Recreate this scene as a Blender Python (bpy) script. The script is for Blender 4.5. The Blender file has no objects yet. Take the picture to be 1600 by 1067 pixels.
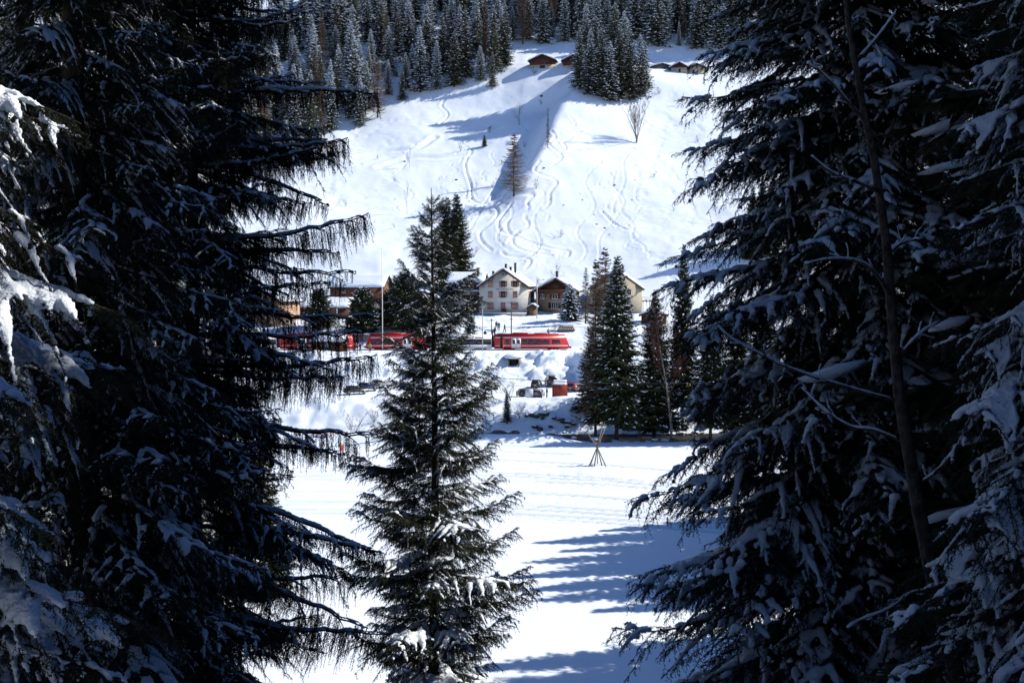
import bpy, math, random
import numpy as np
from mathutils import Vector, Matrix, Euler
R = math.radians
# ------------------------------------------------------------------ camera, sky, sun, exposure
scene = bpy.context.scene
COL = scene.collection
CAM_Z, PITCH, F = 30.0, R(3.69), 1600.0
cam_d = bpy.data.cameras.new('camera'); cam_d.lens = 36; cam_d.sensor_width = 36
cam_d.clip_start = 0.1; cam_d.clip_end = 6000
cam = bpy.data.objects.new('camera', cam_d); COL.objects.link(cam)
cam.location = (0, 0, CAM_Z); cam.rotation_euler = (R(90) - PITCH, 0, 0)
scene.camera = cam
SUN_AZ, SUN_EL = R(77), R(38)            # azimuth clockwise from +Y
SUN = Vector((math.sin(SUN_AZ) * math.cos(SUN_EL), math.cos(SUN_AZ) * math.cos(SUN_EL), math.sin(SUN_EL)))
world = bpy.data.worlds.new('World'); scene.world = world; world.use_nodes = True
wn = world.node_tree.nodes; wl = world.node_tree.links
sky = wn.new('ShaderNodeTexSky'); sky.sky_type = 'NISHITA'; sky.sun_disc = False
sky.sun_elevation = SUN_EL; sky.sun_rotation = SUN_AZ; sky.altitude = 1300; sky.dust_density = 0.0; sky.ozone_density = 8.0; sky.air_density = 1.0
bgn = wn['Background']; bgn.inputs['Strength'].default_value = 0.105
hsv = wn.new('ShaderNodeHueSaturation'); hsv.inputs['Saturation'].default_value = 1.0
wl.new(sky.outputs[0], hsv.inputs['Color']); wl.new(hsv.outputs[0], bgn.inputs[0])
sd = bpy.data.lights.new('sun', 'SUN'); sd.energy = 5.0; sd.angle = R(0.5); sd.color = (1.0, 0.92, 0.81)
so = bpy.data.objects.new('sun', sd); COL.objects.link(so); so.location = (60, 40, 120)
so.rotation_euler = (-SUN).to_track_quat('-Z', 'Y').to_euler()
vs = scene.view_settings; vs.view_transform = 'Standard'; vs.look = 'None'; vs.gamma = 1; vs.use_curve_mapping = False
vs.exposure = 0.38
scene.render.engine = 'CYCLES'
scene.cycles.use_denoising = True; scene.cycles.use_adaptive_sampling = True; scene.cycles.adaptive_threshold = 0.02
scene.cycles.max_bounces = 3; scene.cycles.diffuse_bounces = 1; scene.cycles.glossy_bounces = 2
scene.cycles.transmission_bounces = 2; scene.cycles.transparent_max_bounces = 4
scene.cycles.caustics_reflective = False; scene.cycles.caustics_refractive = False

rng = np.random.default_rng(7)
random.seed(7)
# ------------------------------------------------------------------ small maths
def smooth(a, b, x):
    t = np.clip((x - a) / (b - a), 0, 1); return t * t * (3 - 2 * t)

_perm = np.random.default_rng(3).random((256, 256))
def vnoise(x, y):
    x = np.asarray(x, float); y = np.asarray(y, float)
    xi = np.floor(x).astype(int); yi = np.floor(y).astype(int)
    fx = x - xi; fy = y - yi
    fx = fx * fx * (3 - 2 * fx); fy = fy * fy * (3 - 2 * fy)
    a = _perm[xi & 255, yi & 255]; b = _perm[(xi + 1) & 255, yi & 255]
    c = _perm[xi & 255, (yi + 1) & 255]; d = _perm[(xi + 1) & 255, (yi + 1) & 255]
    return (a * (1 - fx) + b * fx) * (1 - fy) + (c * (1 - fx) + d * fx) * fy - 0.5
def fbm(x, y, n=4):
    s = 0; a = 1
    for i in range(n):
        s = s + a * vnoise(x * 2 ** i + 17.3 * i, y * 2 ** i - 9.1 * i); a *= 0.5
    return s

# ------------------------------------------------------------------ terrain height
KN = [(-400, 230), (-80, 74), (-10, 34.5), (0, 28.3), (10, 22.5), (20, 17.8), (30, 13.2), (40, 9.3), (50, 6.8), (58, 5.8),
      (70, 5.5), (100, 5.5), (130, 5.72), (148, 5.8), (151, 5.6), (153.5, 4.3), (162, 4.3), (164, 5.3), (167, 7.4), (171, 9.2), (172.5, 9.3),
      (174.5, 8.9), (180, 8.8), (195, 9.2), (199, 11), (205, 14.0), (208, 14.5), (218, 14.6), (222, 16.6), (228, 18.4), (240, 20.0),
      (250, 21), (256, 22), (268, 28), (280, 35.3), (320, 57.8), (360, 83.5), (400, 109.2), (460, 151), (560, 225),
      (800, 380), (1200, 520), (2500, 700)]
_ty = np.arange(-400, 2500, 0.25)
_tz = np.interp(_ty, [k[0] for k in KN], [k[1] for k in KN])
def _blur(a, n):
    k = np.hanning(n + 2); k /= k.sum()
    return np.convolve(np.pad(a, n // 2, mode='edge'), k, mode='same')[n // 2: n // 2 + len(a)]
_tzs = _blur(_tz, 9)
_tzw = _blur(_tz, 61)
_w = smooth(235, 262, _ty) + (1 - smooth(50, 70, _ty))
_tz = _tzs * (1 - _w) + _tzw * _w

_XC_Y = np.array([250, 300, 318, 335, 352, 366, 380, 400, 430])
_XC_X = np.array([-2, -1, 2, 8, 12, 16, 24, 40, 60])
def base_h(X, Y):
    X = np.asarray(X, float); Y = np.asarray(Y, float)
    Ys = Y + 1.6 * np.sin(X / 17 + 1) * smooth(140, 150, Y) * (1 - smooth(178, 186, Y))
    Ys = Ys + 9 * smooth(11.5, 15.5, X) * smooth(184, 190, Y) * (1 - smooth(205, 216, Y))
    z = np.interp(Ys, _ty, _tz)
    z = z + 0.45 * np.clip(X - 14, 0, 60) * (1 - smooth(50, 78, Y))  # unseen ground rise, added so the wood on it shades the foreground
    # shoulder of the far slope and the gully left of it
    xc = np.interp(Y, _XC_Y, _XC_X)
    A = 10.5 * smooth(296, 326, Y) * (1 - smooth(376, 400, Y))
    s = (X - xc)
    z = z + A * (smooth(-8, 5, s) * np.exp(-np.clip(s, 0, None) / 55) - 0.35)
    A2 = 7.0 * smooth(372, 384, Y) * (1 - smooth(392, 412, Y))
    z = z + A2 * np.exp(-((X - 30) / 32) ** 2)
    hill = smooth(255, 285, Y)
    z = z + hill * (4.5 * fbm(X / 62, Y / 62, 2) + 0.9 * fbm(X / 17 + 5, Y / 17, 3))
    z = z + 1.2 * smooth(144, 148, Y) * (1 - smooth(150.5, 152.5, Y)) * (1 - smooth(4, 12, X))
    return z
def detail_h(X, Y):
    z = 0.22 * fbm(X / 14, Y / 14, 2) * smooth(62, 75, Y) * (1 - smooth(176, 184, Y) * (1 - smooth(220, 235, Y)))
    pile = smooth(194.5, 197, Y) * (1 - smooth(205.5, 208.5, Y)) * (1 - smooth(12, 16, X))
    wx = X + 3 * fbm(X / 5 + 3, Y / 5, 2); wy = Y + 2 * fbm(X / 5, Y / 5 + 9, 2)
    r = np.abs(fbm(wx / 6.5, wy / 4.0, 4))
    z = z + pile * (2.6 * (r - 0.25) + 1.5 * fbm(wx / 9, wy / 6, 2) + 1.3 * (np.abs(fbm(wx / 1.7, wy / 1.3, 3)) - .2) + .5 * fbm(X / .8, Y / .8, 2))
    rim = np.exp(-((Y - 172) / 2.2) ** 2)
    z = z + rim * 0.9 * fbm(X / 4, Y / 4, 3)
    bank = smooth(163, 166, Y) * (1 - smooth(170, 172, Y))
    z = z + bank * 0.7 * fbm(X / 2.2, Y / 2.2, 3)
    z = z + 0.5 * fbm(X / 3, Y / 3, 3) * smooth(217, 221, Y) * (1 - smooth(245, 262, Y))
    z = z + 0.7 * fbm(X / 3, Y / 3, 3) * (1 - smooth(52, 62, Y))
    z = z + smooth(260, 280, Y) * 0.3 * fbm(X / 5, Y / 5, 3)
    return z
UX = 0.36
def H(X, Y):
    z = base_h(X, Y) + detail_h(X, Y)
    tr = (1 - smooth(.75, 1.5, np.abs(X - UX - .25 * (202.6 - Y)))) * smooth(196, 198, Y) * (1 - smooth(202.9, 203.1, Y))
    return z * (1 - tr) + np.minimum(z, 10.2 + (Y - 197) * .32) * tr
def hz(x, y):
    return float(H(np.array([x]), np.array([y]))[0])

cp, sp = math.cos(PITCH), math.sin(PITCH)
def gx(px, Y, z=None):
    """world x of a spot on the ground at distance Y that sits in column px of the photograph"""
    x = (px - 800) / F * Y
    for _ in range(3):
        zz = hz(x, Y) if z is None else z
        x = (px - 800) / F * (Y * cp - (zz - CAM_Z) * sp)
    return x
def at(px, py, Y):
    u = (px - 800) / F; v = (533.5 - py) / F
    dy = cp + v * sp; dz = -sp + v * cp
    return Vector((u / dy * Y, Y, CAM_Z + dz / dy * Y))
def ray(px, py, y0=60, y1=620):
    Ys = np.arange(y0, y1, 0.5)
    a, b = at(px, py, 1.0), at(px, py, 2.0); d = b - a
    X = a.x + d.x * (Ys - 1); Z = a.z + d.z * (Ys - 1)
    g = H(X, Ys); k = max(1, int(np.argmax(g > Z)))
    f = (Z[k - 1] - g[k - 1]) / max(1e-6, (Z[k - 1] - g[k - 1]) + (g[k] - Z[k]))
    return float(X[k - 1] + (X[k] - X[k - 1]) * f), float(Ys[k - 1] + .5 * f)

# ------------------------------------------------------------------ materials
MATS = {}
def mat(name, c1, c2=None, scale=4.0, rough=0.8, bump=0.0, bscale=None, spec=0.3, rnd=0.0, metal=0.0, stretch=None, detail=5.0):
    if name in MATS: return MATS[name]
    m = bpy.data.materials.new(name); m.use_nodes = True
    nt = m.node_tree; n = nt.nodes; l = nt.links; b = n['Principled BSDF']
    b.inputs['Roughness'].default_value = rough; b.inputs['Specular IOR Level'].default_value = spec
    b.inputs['Metallic'].default_value = metal
    c2 = c2 or tuple(v * 0.8 for v in c1)
    tc = n.new('ShaderNodeTexCoord'); vec = tc.outputs['Object']
    if stretch:
        mp = n.new('ShaderNodeMapping'); mp.inputs['Scale'].default_value = stretch
        l.new(vec, mp.inputs[0]); vec = mp.outputs[0]
    nz = n.new('ShaderNodeTexNoise'); nz.inputs['Scale'].default_value = scale; nz.inputs['Detail'].default_value = detail
    l.new(vec, nz.inputs['Vector'])
    rp = n.new('ShaderNodeValToRGB'); rp.color_ramp.elements[0].position = 0.35; rp.color_ramp.elements[1].position = 0.65
    rp.color_ramp.elements[0].color = (*c2, 1); rp.color_ramp.elements[1].color = (*c1, 1)
    l.new(nz.outputs['Fac'], rp.inputs[0]); out = rp.outputs[0]
    if rnd:
        oi = n.new('ShaderNodeObjectInfo'); hs = n.new('ShaderNodeHueSaturation')
        mr = n.new('ShaderNodeMapRange'); mr.inputs['To Min'].default_value = 1 - rnd; mr.inputs['To Max'].default_value = 1 + rnd
        l.new(oi.outputs['Random'], mr.inputs[0]); l.new(mr.outputs[0], hs.inputs['Value']); l.new(out, hs.inputs['Color'])
        mr2 = n.new('ShaderNodeMapRange'); mr2.inputs['To Min'].default_value = 0.47; mr2.inputs['To Max'].default_value = 0.52
        l.new(oi.outputs['Random'], mr2.inputs[0]); l.new(mr2.outputs[0], hs.inputs['Hue']); out = hs.outputs[0]
    l.new(out, b.inputs['Base Color'])
    if bump:
        bn = n.new('ShaderNodeBump'); bn.inputs['Strength'].default_value = bump; bn.inputs['Distance'].default_value = 0.05
        nb = n.new('ShaderNodeTexNoise'); nb.inputs['Scale'].default_value = bscale or scale * 3; nb.inputs['Detail'].default_value = 4
        l.new(vec, nb.inputs['Vector']); l.new(nb.outputs['Fac'], bn.inputs['Height']); l.new(bn.outputs[0], b.inputs['Normal'])
    MATS[name] = m; return m
def snow_ground_mat():
    m = bpy.data.materials.new('snow_ground'); m.use_nodes = True
    nt = m.node_tree; n = nt.nodes; l = nt.links; b = n['Principled BSDF']
    b.inputs['Base Color'].default_value = (0.76, 0.85, 0.96, 1); b.inputs['Roughness'].default_value = 0.65
    b.inputs['Specular IOR Level'].default_value = 0.2
    tc = n.new('ShaderNodeTexCoord')
    hs = []
    for sc, det, dist, w in ((0.35, 6, 0.3, 0.5), (1.6, 5, 0.6, 0.16), (9.0, 3, 0.0, 0.012)):
        nz = n.new('ShaderNodeTexNoise'); nz.inputs['Scale'].default_value = sc; nz.inputs['Detail'].default_value = det
        nz.inputs['Distortion'].default_value = dist
        l.new(tc.outputs['Object'], nz.inputs['Vector'])
        mu = n.new('ShaderNodeMath'); mu.operation = 'MULTIPLY'; mu.inputs[1].default_value = w
        l.new(nz.outputs['Fac'], mu.inputs[0]); hs.append(mu.outputs[0])
    a1 = n.new('ShaderNodeMath'); l.new(hs[0], a1.inputs[0]); l.new(hs[1], a1.inputs[1])
    a2 = n.new('ShaderNodeMath'); l.new(a1.outputs[0], a2.inputs[0]); l.new(hs[2], a2.inputs[1])
    bn = n.new('ShaderNodeBump'); bn.inputs['Strength'].default_value = 0.35; bn.inputs['Distance'].default_value = 0.5
    l.new(a2.outputs[0], bn.inputs['Height']); l.new(bn.outputs[0], b.inputs['Normal'])
    return m
SNOWG = snow_ground_mat()
SNOW = mat('snow', (0.76, 0.85, 0.96), (0.72, 0.81, 0.93), 6, 0.7, 0.5, 30, 0.2)
NEEDLE = mat('spruce_needles', (0.045, 0.058, 0.024), (0.024, 0.036, 0.016), 1.3, 0.75, rnd=0.25, spec=0.2)
NEEDLE_D = mat('dark_spruce_needles', (0.026, 0.036, 0.02), (0.014, 0.022, 0.014), 1.3, 0.8, rnd=0.2, spec=0.15)  # darkened copy of the needle colour, so near spruces read as deep shade
NEEDLE_C = mat('green_spruce_needles', (0.034, 0.048, 0.02), (0.018, 0.028, 0.014), 1.3, 0.75, rnd=0.2, spec=0.2)
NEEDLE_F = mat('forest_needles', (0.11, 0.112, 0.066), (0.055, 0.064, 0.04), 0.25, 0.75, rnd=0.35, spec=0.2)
LARCH = mat('larch_twigs', (0.17, 0.125, 0.08), (0.11, 0.085, 0.06), 0.5, 0.8, rnd=0.25)
LARCH_R = mat('red_larch_twigs', (0.19, 0.12, 0.075), (0.14, 0.085, 0.055), 0.5, 0.8, rnd=0.2)
TWIG = mat('twig_bark', (0.075, 0.06, 0.05), (0.04, 0.033, 0.028), 8, 0.9)
TWIG_RED = mat('birch_twigs', (0.12, 0.055, 0.045), (0.08, 0.04, 0.035), 8, 0.9)
BARK = mat('conifer_bark', (0.1, 0.078, 0.062), (0.04, 0.032, 0.028), 5, 0.95, 0.8, 12, stretch=(1, 1, 0.25))
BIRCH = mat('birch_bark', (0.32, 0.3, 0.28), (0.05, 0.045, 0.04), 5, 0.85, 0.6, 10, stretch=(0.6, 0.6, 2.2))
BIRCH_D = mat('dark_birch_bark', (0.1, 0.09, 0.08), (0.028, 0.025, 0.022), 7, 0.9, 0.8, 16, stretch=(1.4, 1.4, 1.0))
GREYBARK = mat('grey_bark', (0.22, 0.2, 0.18), (0.12, 0.1, 0.09), 5, 0.9)
ROCK = mat('wet_rock', (0.13, 0.115, 0.105), (0.04, 0.037, 0.036), 2.5, 0.8, 0.7, 6)
STUCCO = mat('cream_stucco', (0.66, 0.645, 0.59), (0.58, 0.56, 0.51), 0.7, 0.9, 0.15, 20)
STUCCO_G = mat('grey_stucco', (0.4, 0.38, 0.35), (0.33, 0.31, 0.29), 0.8, 0.9, 0.15, 20)
STUCCO_B = mat('beige_stucco', (0.52, 0.46, 0.34), (0.45, 0.4, 0.3), 0.8, 0.9, 0.15, 20)
STUCCO_O = mat('ochre_stucco', (0.5, 0.33, 0.23), (0.44, 0.28, 0.19), 0.8, 0.9, 0.15, 20)
STONE = mat('grey_stone', (0.3, 0.27, 0.24), (0.16, 0.145, 0.13), 3.5, 0.9, 0.5, 9)
STONE_W = mat('warm_stone', (0.36, 0.27, 0.19), (0.22, 0.165, 0.12), 3.0, 0.9, 0.5, 9)
WOOD = mat('dark_wood', (0.085, 0.038, 0.024), (0.05, 0.022, 0.016), 3, 0.8, 0.4, 8, stretch=(6, 6, 0.7))
WOOD_R = mat('red_brown_wood', (0.12, 0.046, 0.027), (0.08, 0.032, 0.02), 3, 0.8, 0.4, 8, stretch=(6, 6, 0.7))
WOOD_O = mat('orange_plank_wood', (0.3, 0.15, 0.07), (0.2, 0.1, 0.05), 3, 0.8, 0.4, 8, stretch=(6, 6, 0.7))  # orange-brown plank colour of doors, window frames and logs
WOOD_G = mat('sun_toned_gable_wood', (0.2, 0.105, 0.055), (0.14, 0.07, 0.04), 3, 0.8, 0.4, 8, stretch=(6, 6, 0.7))  # lighter wood puts the sunlight on the barn's gable end into its colour
WOOD_P = mat('pale_pole_wood', (0.27, 0.22, 0.155), (0.16, 0.125, 0.09), 6, 0.8, 0.4, 10, stretch=(1, 1, 0.2))
SHUTTER = mat('pink_brown_shutter', (0.4, 0.23, 0.19), (0.33, 0.19, 0.16), 4, 0.8)
SHUT_D = mat('dark_shutter', (0.06, 0.03, 0.022), (0.045, 0.024, 0.018), 4, 0.8)
SHUT_RD = mat('red_brown_shutter', (0.15, 0.03, 0.02), (0.11, 0.024, 0.016), 4, 0.8)
WHITE = mat('white_paint', (0.78, 0.78, 0.76), (0.72, 0.72, 0.7), 3, 0.5)
ROOFD = mat('dark_roof', (0.05, 0.045, 0.045), (0.035, 0.03, 0.03), 3, 0.8)
GLASS = mat('window_glass', (0.03, 0.035, 0.045), (0.02, 0.022, 0.03), 1, 0.1, spec=0.6)
RED = mat('train_red', (0.52, 0.016, 0.02), (0.45, 0.014, 0.018), 0.7, 0.35, spec=0.5)
RED_D = mat('train_roof_red', (0.4, 0.018, 0.02), (0.3, 0.015, 0.016), 0.7, 0.5)
GREY_T = mat('train_grey', (0.75, 0.75, 0.76), (0.68, 0.68, 0.7), 0.8, 0.4, spec=0.5)
BLACK = mat('black_rubber', (0.02, 0.02, 0.022), (0.014, 0.014, 0.015), 5, 0.8)
DARKM = mat('dark_metal', (0.07, 0.07, 0.075), (0.05, 0.05, 0.055), 5, 0.6, metal=0.3)
GREYM = mat('grey_metal', (0.45, 0.45, 0.45), (0.36, 0.36, 0.37), 5, 0.5, metal=0.3)
RUST = mat('rust_red_paint', (0.36, 0.055, 0.035), (0.26, 0.04, 0.028), 1.2, 0.7, 0.2)
ORANGE = mat('orange_net', (0.8, 0.16, 0.05), (0.72, 0.13, 0.04), 6, 0.7)
PINK = mat('faded_pink_net', (0.72, 0.3, 0.26), (0.66, 0.26, 0.22), 6, 0.7)
LAMPR = mat('tail_lamp', (0.5, 0.02, 0.02), None, 3, 0.3)
LAMPW = mat('head_lamp', (0.8, 0.8, 0.78), None, 3, 0.2)
SKIN = mat('skin', (0.5, 0.3, 0.22), None, 5, 0.6)
def paint(name, c): return mat(name, c, tuple(v * 0.93 for v in c), 1.0, 0.3, spec=0.6)
def cloth(name, c): return mat(name, c, tuple(v * 0.8 for v in c), 6, 0.9)

# ------------------------------------------------------------------ mesh helpers
def np_mesh(name, verts, faces_list, mat_idx=None, mats=(), smooth_=False):
    """faces_list: list of int arrays (n,k)"""
    me = bpy.data.meshes.new(name)
    verts = np.asarray(verts, np.float32)
    me.vertices.add(len(verts)); me.vertices.foreach_set('co', verts.ravel())
    fl = [np.asarray(f, np.int32) for f in faces_list if len(f)]
    loops = np.concatenate([f.ravel() for f in fl])
    tot = np.concatenate([np.full(len(f), f.shape[1], np.int32) for f in fl])
    start = np.concatenate([[0], np.cumsum(tot)[:-1]]).astype(np.int32)
    me.loops.add(len(loops)); me.loops.foreach_set('vertex_index', loops)
    me.polygons.add(len(tot)); me.polygons.foreach_set('loop_start', start)
    for m in mats: me.materials.append(m)
    if mat_idx is not None: me.polygons.foreach_set('material_index', np.asarray(mat_idx, np.int32))
    if smooth_: me.polygons.foreach_set('use_smooth', np.ones(len(tot), bool))
    me.update(calc_edges=True); me.validate()
    return me
def link(name, me, parent=None, loc=None, rot=None, scale=None):
    o = bpy.data.objects.new(name, me); COL.objects.link(o)
    if parent: o.parent = parent
    if loc is not None: o.location = loc
    if rot is not None: o.rotation_euler = rot
    if scale is not None: o.scale = (scale,) * 3 if not hasattr(scale, '__len__') else scale
    return o
def tag(o, label, cat, group=None):
    o['label'] = label; o['category'] = cat
    if group: o['group'] = group
    return o
def thing(name, label, cat, loc=(0, 0, 0), rz=0.0, group=None, rot=None):
    o = bpy.data.objects.new(name, None); COL.objects.link(o); o.empty_display_size = 0.3
    o.location = loc; o.rotation_euler = rot if rot else (0, 0, rz)
    return tag(o, label, cat, group)

class Geo:
    """collects shapes; build() links them as one mesh object"""
    def __init__(s): s.v = []; s.f = {}; s.n = 0
    def add(s, verts, faces):
        verts = np.asarray(verts, float).reshape(-1, 3)
        for f in faces:
            s.f.setdefault(len(f), []).append([i + s.n for i in f])
        s.v.append(verts); s.n += len(verts); return s
    def addnp(s, verts, arr):
        s.f.setdefault(arr.shape[1], []).extend((arr + s.n).tolist()); s.v.append(np.asarray(verts, float)); s.n += len(verts); return s
    def box(s, x0, x1, y0, y1, z0, z1):
        v = [(x0, y0, z0), (x1, y0, z0), (x1, y1, z0), (x0, y1, z0), (x0, y0, z1), (x1, y0, z1), (x1, y1, z1), (x0, y1, z1)]
        return s.add(v, [(0, 3, 2, 1), (4, 5, 6, 7), (0, 1, 5, 4), (1, 2, 6, 5), (2, 3, 7, 6), (3, 0, 4, 7)])
    def prism(s, poly, axis, a, b):
        """polygon (u,v) extruded along axis: 'y': (x,z) ; 'x': (y,z) ; 'z': (x,y)"""
        n = len(poly)
        def m(p, t):
            return {'y': (p[0], t, p[1]), 'x': (t, p[0], p[1]), 'z': (p[0], p[1], t)}[axis]
        v = [m(p, a) for p in poly] + [m(p, b) for p in poly]
        f = [tuple(range(n)), tuple(range(2 * n - 1, n - 1, -1))] + [(i, i + n, (i + 1) % n + n, (i + 1) % n) for i in range(n)]
        return s.add(v, f)
    def tube(s, pts, rad, sides=6, cap=True, squash=None):
        v, q, caps = tube_np(np.array([tuple(p) for p in pts], float), np.broadcast_to(np.asarray(rad, float), (len(pts),)), sides, squash)
        s.addnp(v, q)
        if cap: s.f.setdefault(sides, []).extend([[i + s.n - len(v) for i in c] for c in caps])
        return s
    def cyl(s, c, r, h, sides=12, axis='z'):
        d = {'z': (0, 0, 1), 'x': (1, 0, 0), 'y': (0, 1, 0)}[axis]
        c = Vector(c); d = Vector(d)
        return s.tube([c - d * h / 2, c + d * h / 2], r, sides)
    def blob(s, c, r, seed=0, sub=1):
        import bmesh
        bm = bmesh.new(); bmesh.ops.create_icosphere(bm, subdivisions=sub, radius=1)
        rr = np.random.default_rng(seed)
        v = np.array([x.co[:] for x in bm.verts]); v *= (1 + rr.uniform(-0.25, 0.25, (len(v), 1)))
        fs = [[q.index for q in f.verts] for f in bm.faces]; bm.free()
        return s.add(v * np.asarray(r) + np.asarray(c), fs)
    def mesh(s, name, mats, smooth_=False):
        arrs = [np.array(x, np.int32) for x in s.f.values()]
        me = np_mesh(name, np.concatenate(s.v), arrs, None, mats if isinstance(mats, (list, tuple)) else [mats], smooth_)
        import bmesh
        if s.n < 4000:
            bm = bmesh.new(); bm.from_mesh(me); bmesh.ops.recalc_face_normals(bm, faces=bm.faces); bm.to_mesh(me); bm.free()
        return me
    def build(s, name, m, parent=None, smooth_=False, **k):
        return link(name, s.mesh(name, m, smooth_), parent, **k)

def tube_np(p, r, sides=6, squash=None):
    n = len(p)
    t = np.gradient(p, axis=0); t /= np.linalg.norm(t, axis=1, keepdims=True) + 1e-9
    ref = np.where(np.abs(t[:, 2:3]) > 0.9, np.array([[1.0, 0, 0]]), np.array([[0, 0, 1.0]]))
    u = np.cross(ref, t); u /= np.linalg.norm(u, axis=1, keepdims=True) + 1e-9
    w = np.cross(t, u)
    a = np.arange(sides) / sides * 2 * np.pi
    sq = 1.0 if squash is None else squash
    v = (p[:, None] + r[:, None, None] * (np.cos(a)[None, :, None] * u[:, None] + sq * np.sin(a)[None, :, None] * w[:, None])).reshape(-1, 3)
    i = np.arange(n - 1)[:, None] * sides; j = np.arange(sides)[None]
    jn = (j + 1) % sides
    q = np.stack([i + j, i + jn, i + jn + sides, i + j + sides], -1).reshape(-1, 4)
    return v, q, [list(range(sides))[::-1], [(n - 1) * sides + k for k in range(sides)]]

class Tris:
    """bulk pointed triangles (needles, twigs, sprays)"""
    def __init__(s): s.t = []
    def needles(s, base, dirs, side, ln, w):
        ln = np.asarray(ln)[..., None]; w = np.asarray(w)[..., None]
        s.t.append(np.stack([base - side * w * 0.5, base + side * w * 0.5, base + dirs * ln], 1))
    def kite(s, base, dirs, side, ln, w):
        ln = np.asarray(ln)[..., None]; w = np.asarray(w)[..., None]
        m = base + dirs * ln * 0.4
        s.t.append(np.stack([base, m + side * w * 0.5, base + dirs * ln], 1))
        s.t.append(np.stack([base, base + dirs * ln, m - side * w * 0.5], 1))
    def verts(s): return np.concatenate(s.t).reshape(-1, 3)
def unit(a): return a / (np.linalg.norm(a, axis=-1, keepdims=True) + 1e-9)

# ------------------------------------------------------------------ the ground: one sheet with carved ski tracks
def seq(*parts):
    out = []
    for a, b, st in parts: out.append(np.arange(a, b, st))
    return np.concatenate(out)
xr = seq((0, 38, .45), (38, 120, .8), (120, 170, 2.5), (170, 420, 14), (420, 2600, 160))
gX = np.concatenate([-xr[:0:-1], xr])
gY = seq((-400, -20, 30), (-20, 60, 1.0), (60, 150, .38), (150, 222, .42), (222, 262, .6), (262, 405, .55), (405, 520, 1.6), (520, 2450, 45))
GX, GY = np.meshgrid(gX, gY)
GZ = H(GX, GY)
def dens(pts, st):
    pts = np.array(pts, float); out = []
    # Catmull-Rom through the points
    P = np.vstack([2 * pts[0] - pts[1], pts, 2 * pts[-1] - pts[-2]])
    for i in range(1, len(P) - 2):
        n = max(2, int(np.linalg.norm(P[i + 1] - P[i]) / st)); t = np.linspace(0, 1, n, endpoint=False)[:, None]
        out.append(0.5 * (2 * P[i] + (P[i + 1] - P[i - 1]) * t + (2 * P[i - 1] - 5 * P[i] + 4 * P[i + 1] - P[i + 2]) * t ** 2 + (3 * P[i] - P[i - 1] - 3 * P[i + 1] + P[i + 2]) * t ** 3))
    return np.concatenate(out)
def carve(lines, w, depth, berm=0.5, win=3.0):
    d = np.full(GZ.shape, 9.0, np.float32)
    for ln in lines:
        for x, y in ln:
            i0, i1 = np.searchsorted(gY, (y - win * w - .4, y + win * w + .4)); j0, j1 = np.searchsorted(gX, (x - win * w - .4, x + win * w + .4))
            if i1 <= i0 or j1 <= j0: continue
            sub = np.hypot(gX[None, j0:j1] - x, gY[i0:i1, None] - y)
            d[i0:i1, j0:j1] = np.minimum(d[i0:i1, j0:j1], sub)
    global GZ_
    return depth * (-np.exp(-(d / w) ** 2) + berm * np.exp(-((d - 1.7 * w) / (0.8 * w)) ** 2) * (d < 8))
def pxline(l, st=0.4): return dens([ray(a, b) for a, b in l], st)
big = [pxline(l) for l in (
    [(738, 235), (728, 252), (728, 267), (736, 291), (738, 312), (762, 319), (775, 326), (778, 334), (769, 346), (756, 354), (737, 362)],
    [(844, 252), (835, 265), (846, 273), (865, 280), (870, 287), (859, 302), (859, 316), (850, 325), (831, 332), (820, 338), (826, 349), (824, 355), (809, 362), (801, 370), (792, 381)],
    [(835, 306), (824, 316), (826, 326), (812, 334), (797, 342), (792, 353), (797, 364), (812, 372), (835, 381), (865, 389), (887, 392), (889, 398), (884, 402)],
    [(801, 372), (802, 381), (812, 389), (831, 395), (865, 400)],
    [(800, 318), (781, 342), (779, 355), (784, 362), (799, 368)],
    [(764, 352), (751, 361), (750, 372), (758, 383), (769, 392)],
    [(784, 394), (794, 400), (822, 403), (829, 409), (820, 421)],
    [(795, 300), (785, 310), (782, 318), (765, 330), (730, 345), (690, 352)],
    [(862, 205), (868, 215), (858, 225), (872, 238), (878, 246), (866, 256), (850, 262)],
    [(895, 215), (880, 222), (884, 232), (870, 240)],
    [(940, 330), (960, 350), (985, 360), (1010, 356)], [(700, 150), (690, 165), (700, 180), (685, 195)])]
path = [pxline(l) for l in ([(829, 302), (762, 320), (700, 338), (640, 350), (560, 362), (470, 372)],
                            [(790, 225), (740, 240), (690, 246), (640, 247), (590, 262)],
                            [(680, 215), (650, 232), (600, 238), (540, 250)])]
rt = np.random.default_rng(21); thin = []
for k in range(55):
    x0 = rt.uniform(-95, 85); y0 = rt.uniform(305, 385); n = rt.integers(40, 150)
    amp = rt.uniform(.3, 3.2); wl_ = rt.uniform(7, 26); dr = rt.uniform(-.35, .25); ph = rt.uniform(0, 6)
    s = np.arange(n) * 0.45
    thin.append(np.stack([x0 + dr * s + amp * np.sin(s / wl_ * 6.28 + ph), y0 - s], 1))
GZ += carve(big, 0.42, 0.36, 0.6) + carve(path, 1.0, 0.5, 0.5) + carve(thin, 0.28, 0.32, 0.4)
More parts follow.
